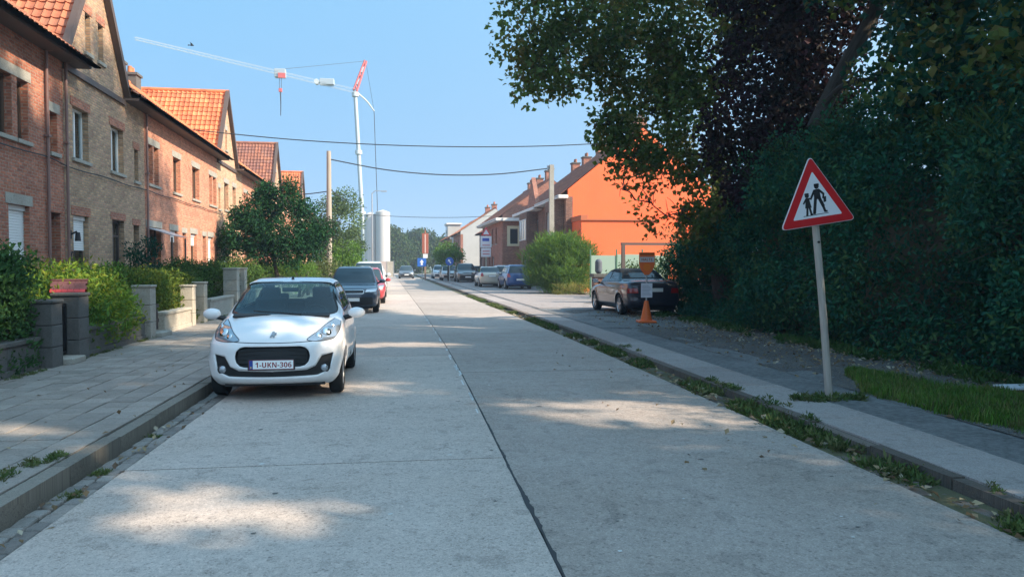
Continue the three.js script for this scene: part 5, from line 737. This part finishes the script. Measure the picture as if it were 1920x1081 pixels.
tree('round_tree', 'small round bright green street tree among the right parked cars', 'tree', [3.6, 0, -72.2], [3.6, 1.6, -72.2], .09, [[3.6, 2.7, -72.2, 1.25], [3.0, 2.5, -72, .8], [4.3, 2.6, -72.3, .8]], { per: 90, gap: .25, geo: CL.maple, cols: BRIGHT });
// tall feathery bush beside the blue hatchback
bush('feathery_bush', 'tall feathery light green bush between the concrete pole and the blue hatchback', [[8.15, 1.5, -40.3, 1.5, .95], [7.2, 1.3, -40.6, 1.0], [9.0, 1.5, -40.2, 1.1], [7.7, 2.5, -40.3, .95], [8.6, 2.5, -40.2, 1.0], [7.0, 2.0, -40.6, .8], [9.3, 2.2, -40.1, .75], [8.1, .6, -39.8, 1.0], [9.2, .6, -39.9, .8]], { per: 120, gap: .15, geo: CL.long, cols: [[.14, .25, .04], [.18, .29, .045], [.11, .21, .04]], up: true, cat: 'bush' });
bush('leafy_shrub', 'low garden bushes behind the dark convertible', [[10.2, 1.0, -33, .9], [11.4, 1.3, -32, 1.1], [9.4, .7, -34, .7]], { per: 70, cols: [...OLIVE, ...GREEN], geo: CL.maple[0], scale: .7 });
bush('dry_grass_clump', 'yellow dry grass clump below the feathery bush', [[9.4, .35, -37.8, .6], [8.6, .3, -38.2, .5], [7.9, .25, -38.4, .45]], { per: 120, cols: [[.34, .30, .08], [.25, .26, .07]], geo: CL.long, up: true, scale: .6, cat: 'grass clump' });
// far trees closing the street
[[-4.5, 5, 150, 4.6], [1.5, 5.2, 158, 4.8], [8, 4.6, 165, 4.4], [14, 4.4, 172, 4.5], [-12, 5.5, 165, 5], [-2, 4.2, 176, 4.6], [21, 4.5, 168, 4.6]].forEach(([x, y, d, r], i) => tree('far_tree', ['rounded hazy tree directly left of the street end', 'hazy tree closing the far end of the street', 'hazy tree behind the far tall red sign', 'hazy tree above the farthest right houses', 'hazy tree behind the white silos', 'most distant hazy tree down the street', 'hazy tree hidden behind the right roofs'][i], 'tree', [x, 0, -d], [x, 2.5, -d], .3, [[x, y, -d, r * .75], [x - r * .5, y - .8, -d, r * .6], [x + r * .5, y - .6, -d - 1, r * .6], [x, y - 2, -d + 1, r * .7], [x + r * .2, y + r * .35, -d, r * .5]], { per: 26, gap: .3, freq: .3, geo: CL.far, cols: GREEN, twigs: 1 }));

// ---- grass, weeds and dead leaves
srand(404);
function bladeTuft(n, h, w, spread) { const pos = []; for (let i = 0; i < n; i++) { const a = rr(0, 6.283), r = spread * Math.sqrt(R()), x = Math.cos(a) * r, z = Math.sin(a) * r, b = rr(0, 6.283), l = h * rr(.5, 1.15), lx = Math.cos(b) * l * rr(.1, .55), lz = Math.sin(b) * l * rr(.1, .55), px = -Math.sin(b) * w / 2, pz = Math.cos(b) * w / 2; const A = [x - px, 0, z - pz], Bq = [x + px, 0, z + pz], Cq = [x + lx * .45 + px * .8, l * .6, z + lz * .45 + pz * .8], D = [x + lx * .45 - px * .8, l * .6, z + lz * .45 - pz * .8], E = [x + lx, l * .9, z + lz]; for (const t of [[A, Bq, Cq], [A, Cq, D], [D, Cq, E]]) for (const p of t) pos.push(...p); } const g = new THREE.BufferGeometry(); g.setAttribute('position', new THREE.Float32BufferAttribute(pos, 3)); g.computeVertexNormals(); return g; }
const tuft = bladeTuft(30, .13, .008, .09), weedTuft = leafCluster(26, .075, .075, .022, { flat: .55, lift: .9 }), GR = [[.09, .19, .025], [.12, .22, .035], [.15, .21, .045], [.08, .16, .03]];
function stuff(o, label, category) { o.userData = { kind: 'stuff', label, category }; o.name = numbered(o.name); return o; }
{ const p = []; for (let i = 0; i < 7500; i++) { const d = rr(-2, 9.9), c = 6.45 - .02 * d, w = .78 * Math.min(1, (9.9 - d) / 1.6) + .0; const x = c + rr(-1, 1) * w * (1 + .2 * (n3(d * 2, 1, 1) - .5)); if (n3(x * 2.2, 3, d * 2.2) < .34 && R() < .85) continue; p.push([x, .07, -d, rr(.6, 1.25)]); } stuff(scatter('grass', null, tuft, M.blade, p, [...GR, ...GR, [.22, .22, .07], [.16, .15, .06]], true), 'strip of green grass between the asphalt footway and hedge', 'grass'); }
{ const p = []; for (let i = 0; i < 5200; i++) { const d = rr(2.5, 40), x = 3.70 + Math.pow(R(), .8) * .32; const cl = n3(x * .3, 9, d * 1.5); if (cl < .42 || R() > (cl - .38) * 3.2) continue; p.push([x + bend(d), -.02, -d, rr(.45, 1.25)]); } for (let i = 0; i < 200; i++) { const d = rr(2.5, 14); if (n3(4, 2, d * 2) < .6) continue; p.push([4.0 + rr(0, .25) * R(), .085, -d, rr(.3, .7)]); } for (let i = 0; i < 70; i++) { const a = rr(0, 6.28), r = .34 * Math.sqrt(R()); p.push([4.84 + Math.cos(a) * r * 1.3, .085, -8.1 + Math.sin(a) * r * .5, rr(.4, .9)]); } stuff(scatter('weeds', null, weedTuft, M.blade, p, [[.10, .15, .045], [.13, .17, .05], [.16, .17, .07], [.08, .13, .04]], true), 'scattered weeds growing along the right gutter and sign foot', 'weeds'); }
{ const p = []; for (let i = 0; i < 900; i++) { const d = rr(4, 23), x = 8.0 - Math.abs(rr(0, .7)) * R(); if (n3(x, 3, d * 1.1) < .45) continue; p.push([x, .08, -d, rr(.6, 1.7)]); } stuff(scatter('ground_cover', null, weedTuft, M.blade, p, [[.06, .13, .03], [.09, .14, .04], [.05, .10, .03]], true), 'low green ground cover at the foot of the tall hedge', 'ground cover'); }
{ const p = []; const at = (x, d, n, r) => { for (let i = 0; i < n; i++) { const a = rr(0, 6.28), q = r * Math.sqrt(R()); p.push([x + Math.cos(a) * q, x < -2.6 ? .125 : -.03, -d + Math.sin(a) * q * 1.4, rr(.25, .6)]); } }; at(-3.05, 5.7, 40, .22); at(-2.85, 6.2, 26, .14); at(-2.45, 5.7, 26, .07); at(-2.45, 6.3, 18, .06); at(-2.48, 4.4, 16, .06); at(-3.7, 5.6, 20, .16); at(-2.48, 7.6, 10, .05); for (let d = 9; d < 24; d += .1) if (n3(1, 1, d) > .45) at(-5.22 + bend(d), d, 3, .08); stuff(scatter('weeds', null, weedTuft, M.blade, p, [[.10, .15, .045], [.13, .17, .05], [.16, .17, .07]], true), 'small weeds in the joints of the left pavement and gutter', 'weeds'); }
{ const lf = leafCluster(1, .001, .09, .06, { up: 2 }); const p = []; for (let i = 0; i < 5200; i++) { const d = rr(4, 24), x = rr(5.3, 8.4); if (R() > .12 + .88 * sstep(5.4, 7.6, x) * (.4 + n3(x * 1.5, 2, d * 1.5))) continue; if (d < 9.6 && x < 7.2 && R() < .8) continue; p.push([x, .098, -d, rr(.35, .95)]); } for (let i = 0; i < 420; i++) { const d = rr(3, 26); p.push([3.66 + Math.abs(rr(0, .6)) * R() + bend(d), .0 + .01, -d, rr(.5, 1)]); } for (let i = 0; i < 40; i++) p.push([rr(2.2, 3.6), .008, -rr(3, 14), rr(.3, .8)]); for (let i = 0; i < 50; i++) p.push([-2.26 - rr(0, .25), .0, -rr(4.5, 9), rr(.4, .8)]); for (let i = 0; i < 40; i++) p.push([rr(-5, -2.7), .135, -rr(4.5, 14), rr(.3, .7)]); stuff(scatter('dead_leaves', null, lf, M.leafDense, p, [[.34, .25, .15], [.24, .15, .08], [.42, .33, .2], [.18, .12, .08], [.46, .40, .30]]), 'fallen dry leaves scattered over verge and gutter', 'leaves'); }
// ------------------------------------------------------------------ street furniture
{ // leaning school crossing sign
  const t = thing('warning_sign', 'red and white triangular children crossing sign on a leaning grey wooden post', 'sign', [4.84, .09, -8.1], 0); t.rotation.z = .098; t.rotation.order = 'YXZ';
  obj('post', limb([V(0, -.1, 0), V(.01, 1.0, 0), V(0, 2.05, 0), V(-.005, 2.3, 0)], .043, .04, 12), M.greyWood, t);
  const s = sub('sign_plate', t); s.position.set(-.01, 2.29, .05); s.rotation.z = .055; s.scale.set(1.15, 1.15, 1);
  const tri = (a, r) => { const sh = new THREE.Shape(), h = a * Math.sqrt(3) / 2, P = [[-a / 2, -h / 3], [a / 2, -h / 3], [0, 2 * h / 3]].map(p => new THREE.Vector2(...p)); for (let i = 0; i < 3; i++) { const p = P[i], q = P[(i + 1) % 3], o = P[(i + 2) % 3], d1 = p.clone().sub(o).normalize(), d2 = q.clone().sub(p).normalize(), A = p.clone().addScaledVector(d1, -r), Bp = p.clone().addScaledVector(d2, r); i ? sh.lineTo(A.x, A.y) : sh.moveTo(A.x, A.y); sh.quadraticCurveTo(p.x, p.y, Bp.x, Bp.y); } sh.closePath(); return sh; };
  const red = mat(.58, .014, .018, { roughness: .35 }), white = mat(.78, .76, .78, { roughness: .4 }), blk = mat(.015, .015, .017, { roughness: .5 });
  obj('backing', new THREE.ExtrudeGeometry(tri(.80, .06), { depth: .012, bevelEnabled: true, bevelSize: .003, bevelThickness: .003, bevelSegments: 2 }).translate(0, 0, 0), mat(.6, .55, .56, { roughness: .5 }), s);
  const ring = tri(.785, .055); const hole = tri(.53, .02); ring.holes.push(new THREE.Path(hole.getPoints(8).reverse())); obj('red_border', new THREE.ExtrudeGeometry(ring, { depth: .003, bevelEnabled: false }).translate(0, 0, .0155), red, s);
  obj('white_field', new THREE.ExtrudeGeometry(tri(.53, .02), { depth: .002, bevelEnabled: false }).translate(0, 0, .0155), white, s);
  // the two walking children of the pictogram
  const pic = [];
  const sh = (pts, m = 1) => { const q = new THREE.ShapeGeometry(new THREE.Shape(pts.map(p => new THREE.Vector2(...p)))); pic.push(q); };
  const disc = (x, y, r) => { const q = new THREE.CircleGeometry(r, 14); q.translate(x, y, 0); pic.push(q); };
  const line = (x0, y0, x1, y1, w) => { const a = Math.atan2(y1 - y0, x1 - x0), q = new THREE.PlaneGeometry(Math.hypot(x1 - x0, y1 - y0), w); q.rotateZ(a); q.translate((x0 + x1) / 2, (y0 + y1) / 2, 0); pic.push(q); };
  // taller child
  disc(.025, .158, .026); sh([[-.002, .165], [.055, .165], [.052, .185], [.0, .185]]); sh([[-.012, .128], [.05, .132], [.06, .03], [-.015, .03]]); line(.0, .04, -.03, -.105, .032); line(.04, .04, .075, -.05, .034); line(.07, -.04, .088, -.105, .026); line(.085, -.1, .112, -.1, .018); line(-.045, -.105, -.018, -.105, .018); line(.045, .12, .095, .07, .022); line(.09, .075, .08, .03, .02); line(-.005, .118, -.045, .05, .022); sh([[.085, .045], [.115, .05], [.11, -.005], [.08, -.01]]);
  // smaller child
  disc(-.088, .078, .023); sh([[-.116, .09], [-.062, .09], [-.07, .103], [-.108, .103]]); sh([[-.105, .055], [-.07, .055], [-.052, -.045], [-.122, -.045]]); line(-.098, -.04, -.108, -.112, .022); line(-.075, -.04, -.062, -.112, .022); line(-.12, -.112, -.1, -.112, .015); line(-.075, -.112, -.048, -.112, .015); line(-.072, .048, -.04, .04, .017); line(-.1, .048, -.135, .0, .017); line(-.15, -.122, .12, -.118, .006);
  const pg = merge(pic); pg.translate(0, -.005, .0185); obj('pictogram', pg, blk, s).userData.label = 'black silhouettes of two walking children';
  obj('clamp', [box(-.06, .06, -.06, -.02, -.055, -.001, .006), box(-.06, .06, .18, .22, -.055, -.001, .006)], M.steel, s);
  obj('bolt', new THREE.CylinderGeometry(.014, .014, .1, 10).rotateX(Math.PI / 2).translate(0, 1.83, 0), M.black, t);
}
{ // temporary bus stop on an orange cone foot
  const t = thing('temporary_stop_sign', 'orange temporary bus stop shield on a cone foot beside the convertible', 'sign', [6.35, .08, -19.6], -.1), or = mat(.80, .14, .022, { roughness: .5 });
  obj('foot', [box(-.24, .24, 0, .06, -.24, .24, .02)], or, t); obj('cone', new THREE.LatheGeometry([[.17, .06], [.15, .1], [.055, .58], [.035, .6]].map(p => new THREE.Vector2(...p)), 24), or, t); obj('pole', new THREE.CylinderGeometry(.022, .022, 1.25, 12).translate(0, 1.2, 0), M.steel, t);
  const s = sub('shield', t); const out = [[-.21, .28], [.21, .28], [.21, -.06], [.15, -.2], [.06, -.32], [-.06, -.32], [-.15, -.2], [-.21, -.06]]; const pg = poly(out, .02, .004); pg.translate(0, 1.62, .025); obj('plate', pg, or, s); obj('header', box(-.2, .2, 1.84, 1.89, .046, .054), mat(.45, .10, .02), s); obj('band', box(-.195, .195, 1.64, 1.78, .046, .054), mat(.62, .56, .54), s); const tx = text('HALTE', .075, .002); tx.translate(0, 1.71, .0545); obj('lettering', tx, mat(.45, .1, .05), s); obj('disc', new THREE.CylinderGeometry(.1, .1, .008, 24).rotateX(Math.PI / 2).translate(0, 1.5, .05), mat(.85, .2, .02), s);
  const n = sub('notice', t); obj('board', box(-.155, .155, .68, 1.07, .024, .036, .004), mat(.72, .68, .72), n); const ls = []; for (let i = 0; i < 8; i++) ls.push(box(-.12, .05 + .07 * Math.abs(Math.sin(i * 7)), 1.0 - i * .038, 1.01 - i * .038, .0362, .038)); obj('print', ls, mat(.3, .28, .32), n);
}
// poles and wires
tag(obj('utility_pole', limb([V(0, -.1, 0), V(.02, 4, 0), V(.03, 8.0, 0)], .17, .12, 12), M.woodPole), 'tall wooden utility pole behind the left parked cars', 'utility pole').position.set(-4.55, 0, -43);
{ const t = thing('utility_pole', 'square concrete utility pole rising from the feathery bush', 'utility pole', [8.22, 0, -43.3]); const p = new THREE.CylinderGeometry(.17, .24, 7.5, 4); p.rotateY(Math.PI / 4); p.translate(0, 3.75, 0); const f = p.toNonIndexed(); f.computeVertexNormals(); obj('shaft', muv(f), M.concretePost, t); obj('insulator', [new THREE.CylinderGeometry(.06, .06, .16, 10).translate(-.2, 7.38, 0), box(-.28, .2, 7.25, 7.31, -.04, .04)], M.steel, t); }
function wire(label, a, b, sag, r = .028) { const m = V(...a).lerp(V(...b), .5); m.y -= sag; const q1 = V(...a).lerp(V(...b), .25), q2 = V(...a).lerp(V(...b), .75); q1.y -= sag * .75; q2.y -= sag * .75; tag(obj('overhead_wire', tube([a, [q1.x, q1.y, q1.z], [m.x, m.y, m.z], [q2.x, q2.y, q2.z], b], r, 40, 5), M.wire), label, 'wire'); }
wire('upper overhead wire from the left gable across the street into the tree', [-8.35, 6.55, -28.4], [9.3, 6.6, -29.1], .42, .019);
wire('heavy cable sagging between the wooden pole and the concrete pole', [-4.5, 7.55, -43], [8.1, 7.3, -43.3], .62, .033);
wire('short wire from the wooden pole to the left row of houses', [-4.6, 5.75, -43], [-8.75, 5.9, -47], .1, .03);
wire('thin wire from the wooden pole towards the crane', [-4.5, 5.9, -43.2], [-4.2, 7.2, -74], .25, .03);
wire('thin far wire crossing the street before the distant trees', [-6.5, 7.2, -82], [9, 7.0, -82], .3, .03);
{ const t = thing('lamp_post', 'thin grey lamp post standing by the foot of the crane', 'lamp post', [-3.9, 0, -78]); obj('shaft', limb([V(0, 0, 0), V(0, 4, 0), V(0, 9, 0)], .08, .05, 8), M.steel, t); obj('arm', limb([V(0, 8.9, 0), V(.3, 9.2, 0), V(1.0, 9.2, 0)], .04, .035, 8), M.steel, t); obj('lamp_head', box(.9, 1.5, 9.13, 9.24, -.12, .12, .03), M.steel, t); }
{ // tower crane
  const t = thing('tower_crane', 'slender white and grey tower crane with red and white apex above the roofs', 'crane', [-6.6, 0, -112]), gw = mat(.56, .60, .60, { roughness: .6 }), wt = mat(.36, .42, .46, { roughness: .6 }), rd = mat(.6, .12, .11, { roughness: .6 });
  const top = V(-1.35, 27, 0), lattice = (a, b, w0, w1, n, m, r, name) => { const L = b.clone().sub(a), u = L.clone().normalize(), s1 = u.clone().cross(Math.abs(u.y) > .8 ? V(0, 0, 1) : V(0, 1, 0)).normalize(), s2 = u.clone().cross(s1).normalize(), g = []; const P = (k, i) => { const w = lerp(w0, w1, i / n) / 2, c = [[1, 1], [1, -1], [-1, -1], [-1, 1]][k]; return a.clone().addScaledVector(L, i / n).addScaledVector(s1, c[0] * w).addScaledVector(s2, c[1] * w); }; for (let k = 0; k < 4; k++) { g.push(taper(P(k, 0), P(k, n), r, r, 5)); for (let i = 0; i < n; i++) g.push(taper(P(k, i), P((k + 1) % 4, i + 1), r * .5, r * .5, 4)); } return obj(name, g, m, t); };
  obj('mast', limb([V(0, 0, 0), top.clone().multiplyScalar(.5), top], .33, .28, 10), mat(.42, .48, .5, { roughness: .6 }), t); obj('mast_collar', [.33, .66, .97].map(k => { const a = top.clone().multiplyScalar(k), b = top.clone().multiplyScalar(k + .02); return taper(a, b, .52, .52, 10); }), gw, t);
  const tip = V(-24.1, 27.1, 22.2); lattice(top, tip, .5, .28, 40, wt, .02, 'jib');
  lattice(top, V(.15, 31.6, -.8), .5, .3, 5, rd, .12, 'apex_frame'); obj('apex_stripe', [1, 3].map(i => { const a = top.clone().lerp(V(.15, 31.6, -.8), i / 5), b = top.clone().lerp(V(.15, 31.6, -.8), (i + .9) / 5); return taper(a, b, .3, .3, 6); }), wt, t);
  const dir = tip.clone().sub(top); const at = k => top.clone().addScaledVector(dir, k);
  { const p = at(.40), q = sub('trolley', t); obj('carriage', [box(p.x - .7, p.x + .7, p.y - .6, p.y + .5, p.z - .5, p.z + .5, .05)], wt, q); obj('side_plate', box(p.x - .2, p.x + .75, p.y - .75, p.y - .1, p.z + .51, p.z + .6), rd, q); obj('hoist_rope', [taper(V(p.x - .12, p.y - .6, p.z), V(p.x - .12, p.y - 2.1, p.z), .03, .03, 4), taper(V(p.x + .12, p.y - .6, p.z), V(p.x + .12, p.y - 2.1, p.z), .03, .03, 4)], M.wire, q); obj('hook_block', box(p.x - .22, p.x + .22, p.y - 2.5, p.y - 2.0, p.z - .15, p.z + .15, .05), rd, q); obj('load_chain', limb([V(p.x, p.y - 2.5, p.z), V(p.x + .03, p.y - 4, p.z), V(p.x, p.y - 5.6, p.z)], .09, .05, 6), M.wire, q); }
  { const p = at(.155), q = sub('winch', t); obj('housing', box(p.x - 1.1, p.x + .9, p.y - .1, p.y + .75, p.z - .5, p.z + .5, .08), wt, q); obj('drum', new THREE.CylinderGeometry(.35, .35, .9, 14).rotateX(Math.PI / 2).translate(p.x - 1.5, p.y + .3, p.z), gw, q); }
  obj('pendant', [taper(V(.15, 31.6, -.8), at(.4).add(V(0, .5, 0)), .03, .03, 4), taper(V(.15, 31.6, -.8), V(1.2, 24.9, -3.6), .03, .03, 4)], M.wire, t); obj('counter_strut', limb([top, V(.2, 26, -2), V(1.2, 24.9, -3.6)], .14, .1, 6), gw, t); obj('stay_cable', [taper(V(1.2, 24.9, -3.6), V(1.6, 11, -3.6), .05, .05, 4), taper(V(1.6, 11, -3.6), V(1.7, 1, -3.6), .05, .05, 4)], M.wire, t);
}
{ const m = mat(.55, .53, .51, { roughness: .6 }); for (const [x, d, r, h, l] of [[-5.55, 106.9, .9, 8.7, 'white cylindrical silo nearest the crane mast'], [-3.85, 106.2, 1.0, 9.0, 'taller white cylindrical silo on the right of the pair']]) { const t = thing('silo', l, 'silo', [x, 0, -d]); obj('drum', new THREE.CylinderGeometry(r, r, h - 2, 28).translate(0, 2 + (h - 2) / 2, 0), m, t); obj('cap', new THREE.ConeGeometry(r * 1.02, .35, 28).translate(0, h + .17, 0), m, t); obj('cone', new THREE.CylinderGeometry(r, .3, 1.2, 28).translate(0, 1.4, 0), m, t); for (let k = 0; k < 4; k++) obj('leg', box(Math.cos(k * 1.57 + .78) * r * .9 - .07, Math.cos(k * 1.57 + .78) * r * .9 + .07, 0, 2.2, Math.sin(k * 1.57 + .78) * r * .9 - .07, Math.sin(k * 1.57 + .78) * r * .9 + .07), M.steel, t); } }
{ const t = thing('site_hoarding', 'low pale building site wall below the silos', 'wall', [-4.6, 0, -100]); for (let i = 0; i < 6; i++) obj('panel', box(-3 + i * .9, -3 + i * .9 + .86, .05, 2.1, -.03, .03), i % 2 ? M.paleStone : mat(.5, .4, .36), t); for (let i = 0; i < 7; i++) obj('post', box(-3.05 + i * .9, -2.98 + i * .9, 0, 2.2, -.05, .05), M.steel, t); }
// far signs
{ const t = thing('sign_column', 'narrow reddish brown sign column with a white stripe at the street end', 'sign', [1.55, 0, -80.5]); obj('panel', box(-.34, .34, 2.85, 5.0, -.06, .06, .02), mat(.36, .10, .06), t); obj('stripe', box(-.06, .06, 2.9, 4.9, .061, .07), mat(.68, .5, .44), t); obj('post', box(-.09, .09, 0, 2.85, -.05, .05), mat(.3, .2, .15), t); obj('finial', new THREE.ConeGeometry(.07, .5, 8).translate(0, 5.25, 0), mat(.36, .1, .06), t); obj('white_header', box(-.24, .26, 2.35, 2.8, .065, .1, .01), M.whiteFrame, t); }
{ const t = thing('blue_sign', 'blue square traffic sign on the post of the red column', 'sign', [1.2, 0, -79.6]); obj('post', box(-.04, .04, 0, 2.3, -.04, .04), M.steel, t); obj('plate', box(-.5, .42, 1.45, 2.35, .041, .06, .03), mat(.02, .13, .5, { roughness: .4 }), t); obj('symbol', poly([[-.1, 1.6], [.1, 1.6], [.1, 1.9], [.22, 1.9], [0, 2.2], [-.22, 1.9], [-.1, 1.9]], .004).translate(-.04, 0, .061), M.whiteFrame, t); }
{ const t = thing('blue_sign', 'small round blue sign in front of the round street tree', 'sign', [3.4, 0, -66.1]); obj('post', box(-.04, .04, 0, 2.1, -.04, .04), M.steel, t); obj('disc', new THREE.CylinderGeometry(.36, .36, .02, 28).rotateX(Math.PI / 2).translate(0, 1.95, .05), mat(.02, .10, .42, { roughness: .4 }), t); obj('symbol', poly([[-.05, -.2], [.05, -.2], [.05, .05], [.14, .05], [0, .22], [-.14, .05], [-.05, .05]], .004).rotateZ(.6).translate(0, 1.95, .061), M.whiteFrame, t); }
{ const t = thing('traffic_sign_cluster', 'pole with a red triangle sign above pale rectangular plates, before the forward brick house', 'sign', [6.0, .08, -59.7]); obj('post', box(-.05, .05, 0, 4.6, -.05, .05), M.paleStone, t); const w = mat(.72, .68, .72, { roughness: .5 }), r = mat(.55, .05, .06, { roughness: .4 }); obj('plate', box(-.46, .44, 2.95, 3.85, .051, .07, .01), w, t); obj('plate', box(-.4, .38, 2.2, 2.9, .051, .07, .01), w, t); obj('triangle', poly([[-.42, 3.9], [.42, 3.9], [0, 4.62]], .02).translate(0, 0, .051), r, t); obj('triangle_field', poly([[-.24, 4.0], [.24, 4.0], [0, 4.4]], .003).translate(0, 0, .072), w, t); obj('blue_symbol', box(-.3, .25, 3.45, 3.7, .071, .075), mat(.06, .1, .42), t); obj('red_print', [box(-.3, .3, 3.1, 3.16, .071, .075), box(-.28, .28, 2.4, 2.46, .071, .075), box(-.28, .28, 2.62, 2.68, .071, .075)], r, t); }
// gate post, wall and green fence behind the convertible
{ const t = thing('gate_post', 'grey stone gate post with a rounded top beside the feathery bush', 'gate post', [7.75, .08, -30.3], 0); obj('pier', box(-.24, .24, 0, 1.05, -.24, .24, .02), M.brownBrick, t); obj('coping', box(-.3, .3, 1.05, 1.2, -.3, .3, .02), M.darkStone, t); const c = new THREE.CapsuleGeometry(.15, .32, 6, 14); c.translate(0, 1.5, 0); obj('finial', c, mat(.10, .11, .13, { roughness: .8 }), t); }
{ const t = thing('garden_wall', 'low brick garden wall behind the dark convertible', 'garden wall', [8.05, .08, -30.4], .02); for (let i = 0; i < 5; i++) obj('panel', box(i * 1.0, i * 1.0 + .99, 0, .85, -.11, .11, .01), M.brownBrick, t); obj('coping', box(0, 5, .85, .93, -.15, .15, .015), M.darkStone, t); }
{ const t = thing('mesh_fence', 'pale green screened mesh fence in front of the orange annexe', 'fence', [8.6, .05, -35.2], .02); const gm = phys(.40, .52, .42, { roughness: .8, transmission: .25, thickness: 0, side: THREE.DoubleSide }), st = mat(.07, .16, .10, { roughness: .5 }); for (let i = 0; i < 3; i++) obj('screen', box(i * 1.3 + .04, i * 1.3 + 1.26, .1, 2.05 + .05 * (i % 2), -.006, .006), gm, t); for (let i = 0; i < 4; i++) obj('post', box(i * 1.3 - .03, i * 1.3 + .03, 0, 2.35, -.03, .03), st, t); }
{ const t = thing('trellis_frame', 'dark wooden trellis frame rising behind the convertible', 'trellis', [9.15, .05, -31.5], .05); for (const x of [0, 2.6]) obj('post', box(x - .07, x + .07, 0, 2.45, -.07, .07), M.darkWood, t); obj('beam', box(-.1, 2.8, 2.45, 2.56, -.06, .06), M.darkWood, t); }
tag(obj('white_board', box(-.34, .34, 0, .03, -.14, .14, .004), mat(.75, .75, .78, { roughness: .5 })), 'white board lying on the verge below the hedge at the right edge', 'board').position.set(7.62, .11, -8.35);
{ // bird in the sky beside the jib
  const b = []; const body = new THREE.SphereGeometry(1, 12, 8); body.scale(.17, .06, .06); b.push(body); for (const s of [-1, 1]) { b.push(poly([[-.05, 0], [.09, 0], [.03, .16], [-.09, .34], [-.07, .14]], .008).rotateX(s > 0 ? -.7 : Math.PI - .5 - 1.7)); } b.push(poly([[-.15, -.03], [-.3, -.05], [-.3, .05], [-.15, .03]], .01)); tag(obj('bird', b, M.black), 'small dark bird flying above the crane jib', 'bird').position.set(-17.2, 19.1, -62.9); }
scene.fog = new THREE.FogExp2(new THREE.Color().setRGB(.62, .74, .9), .0011);
renderer.render(scene, camera);
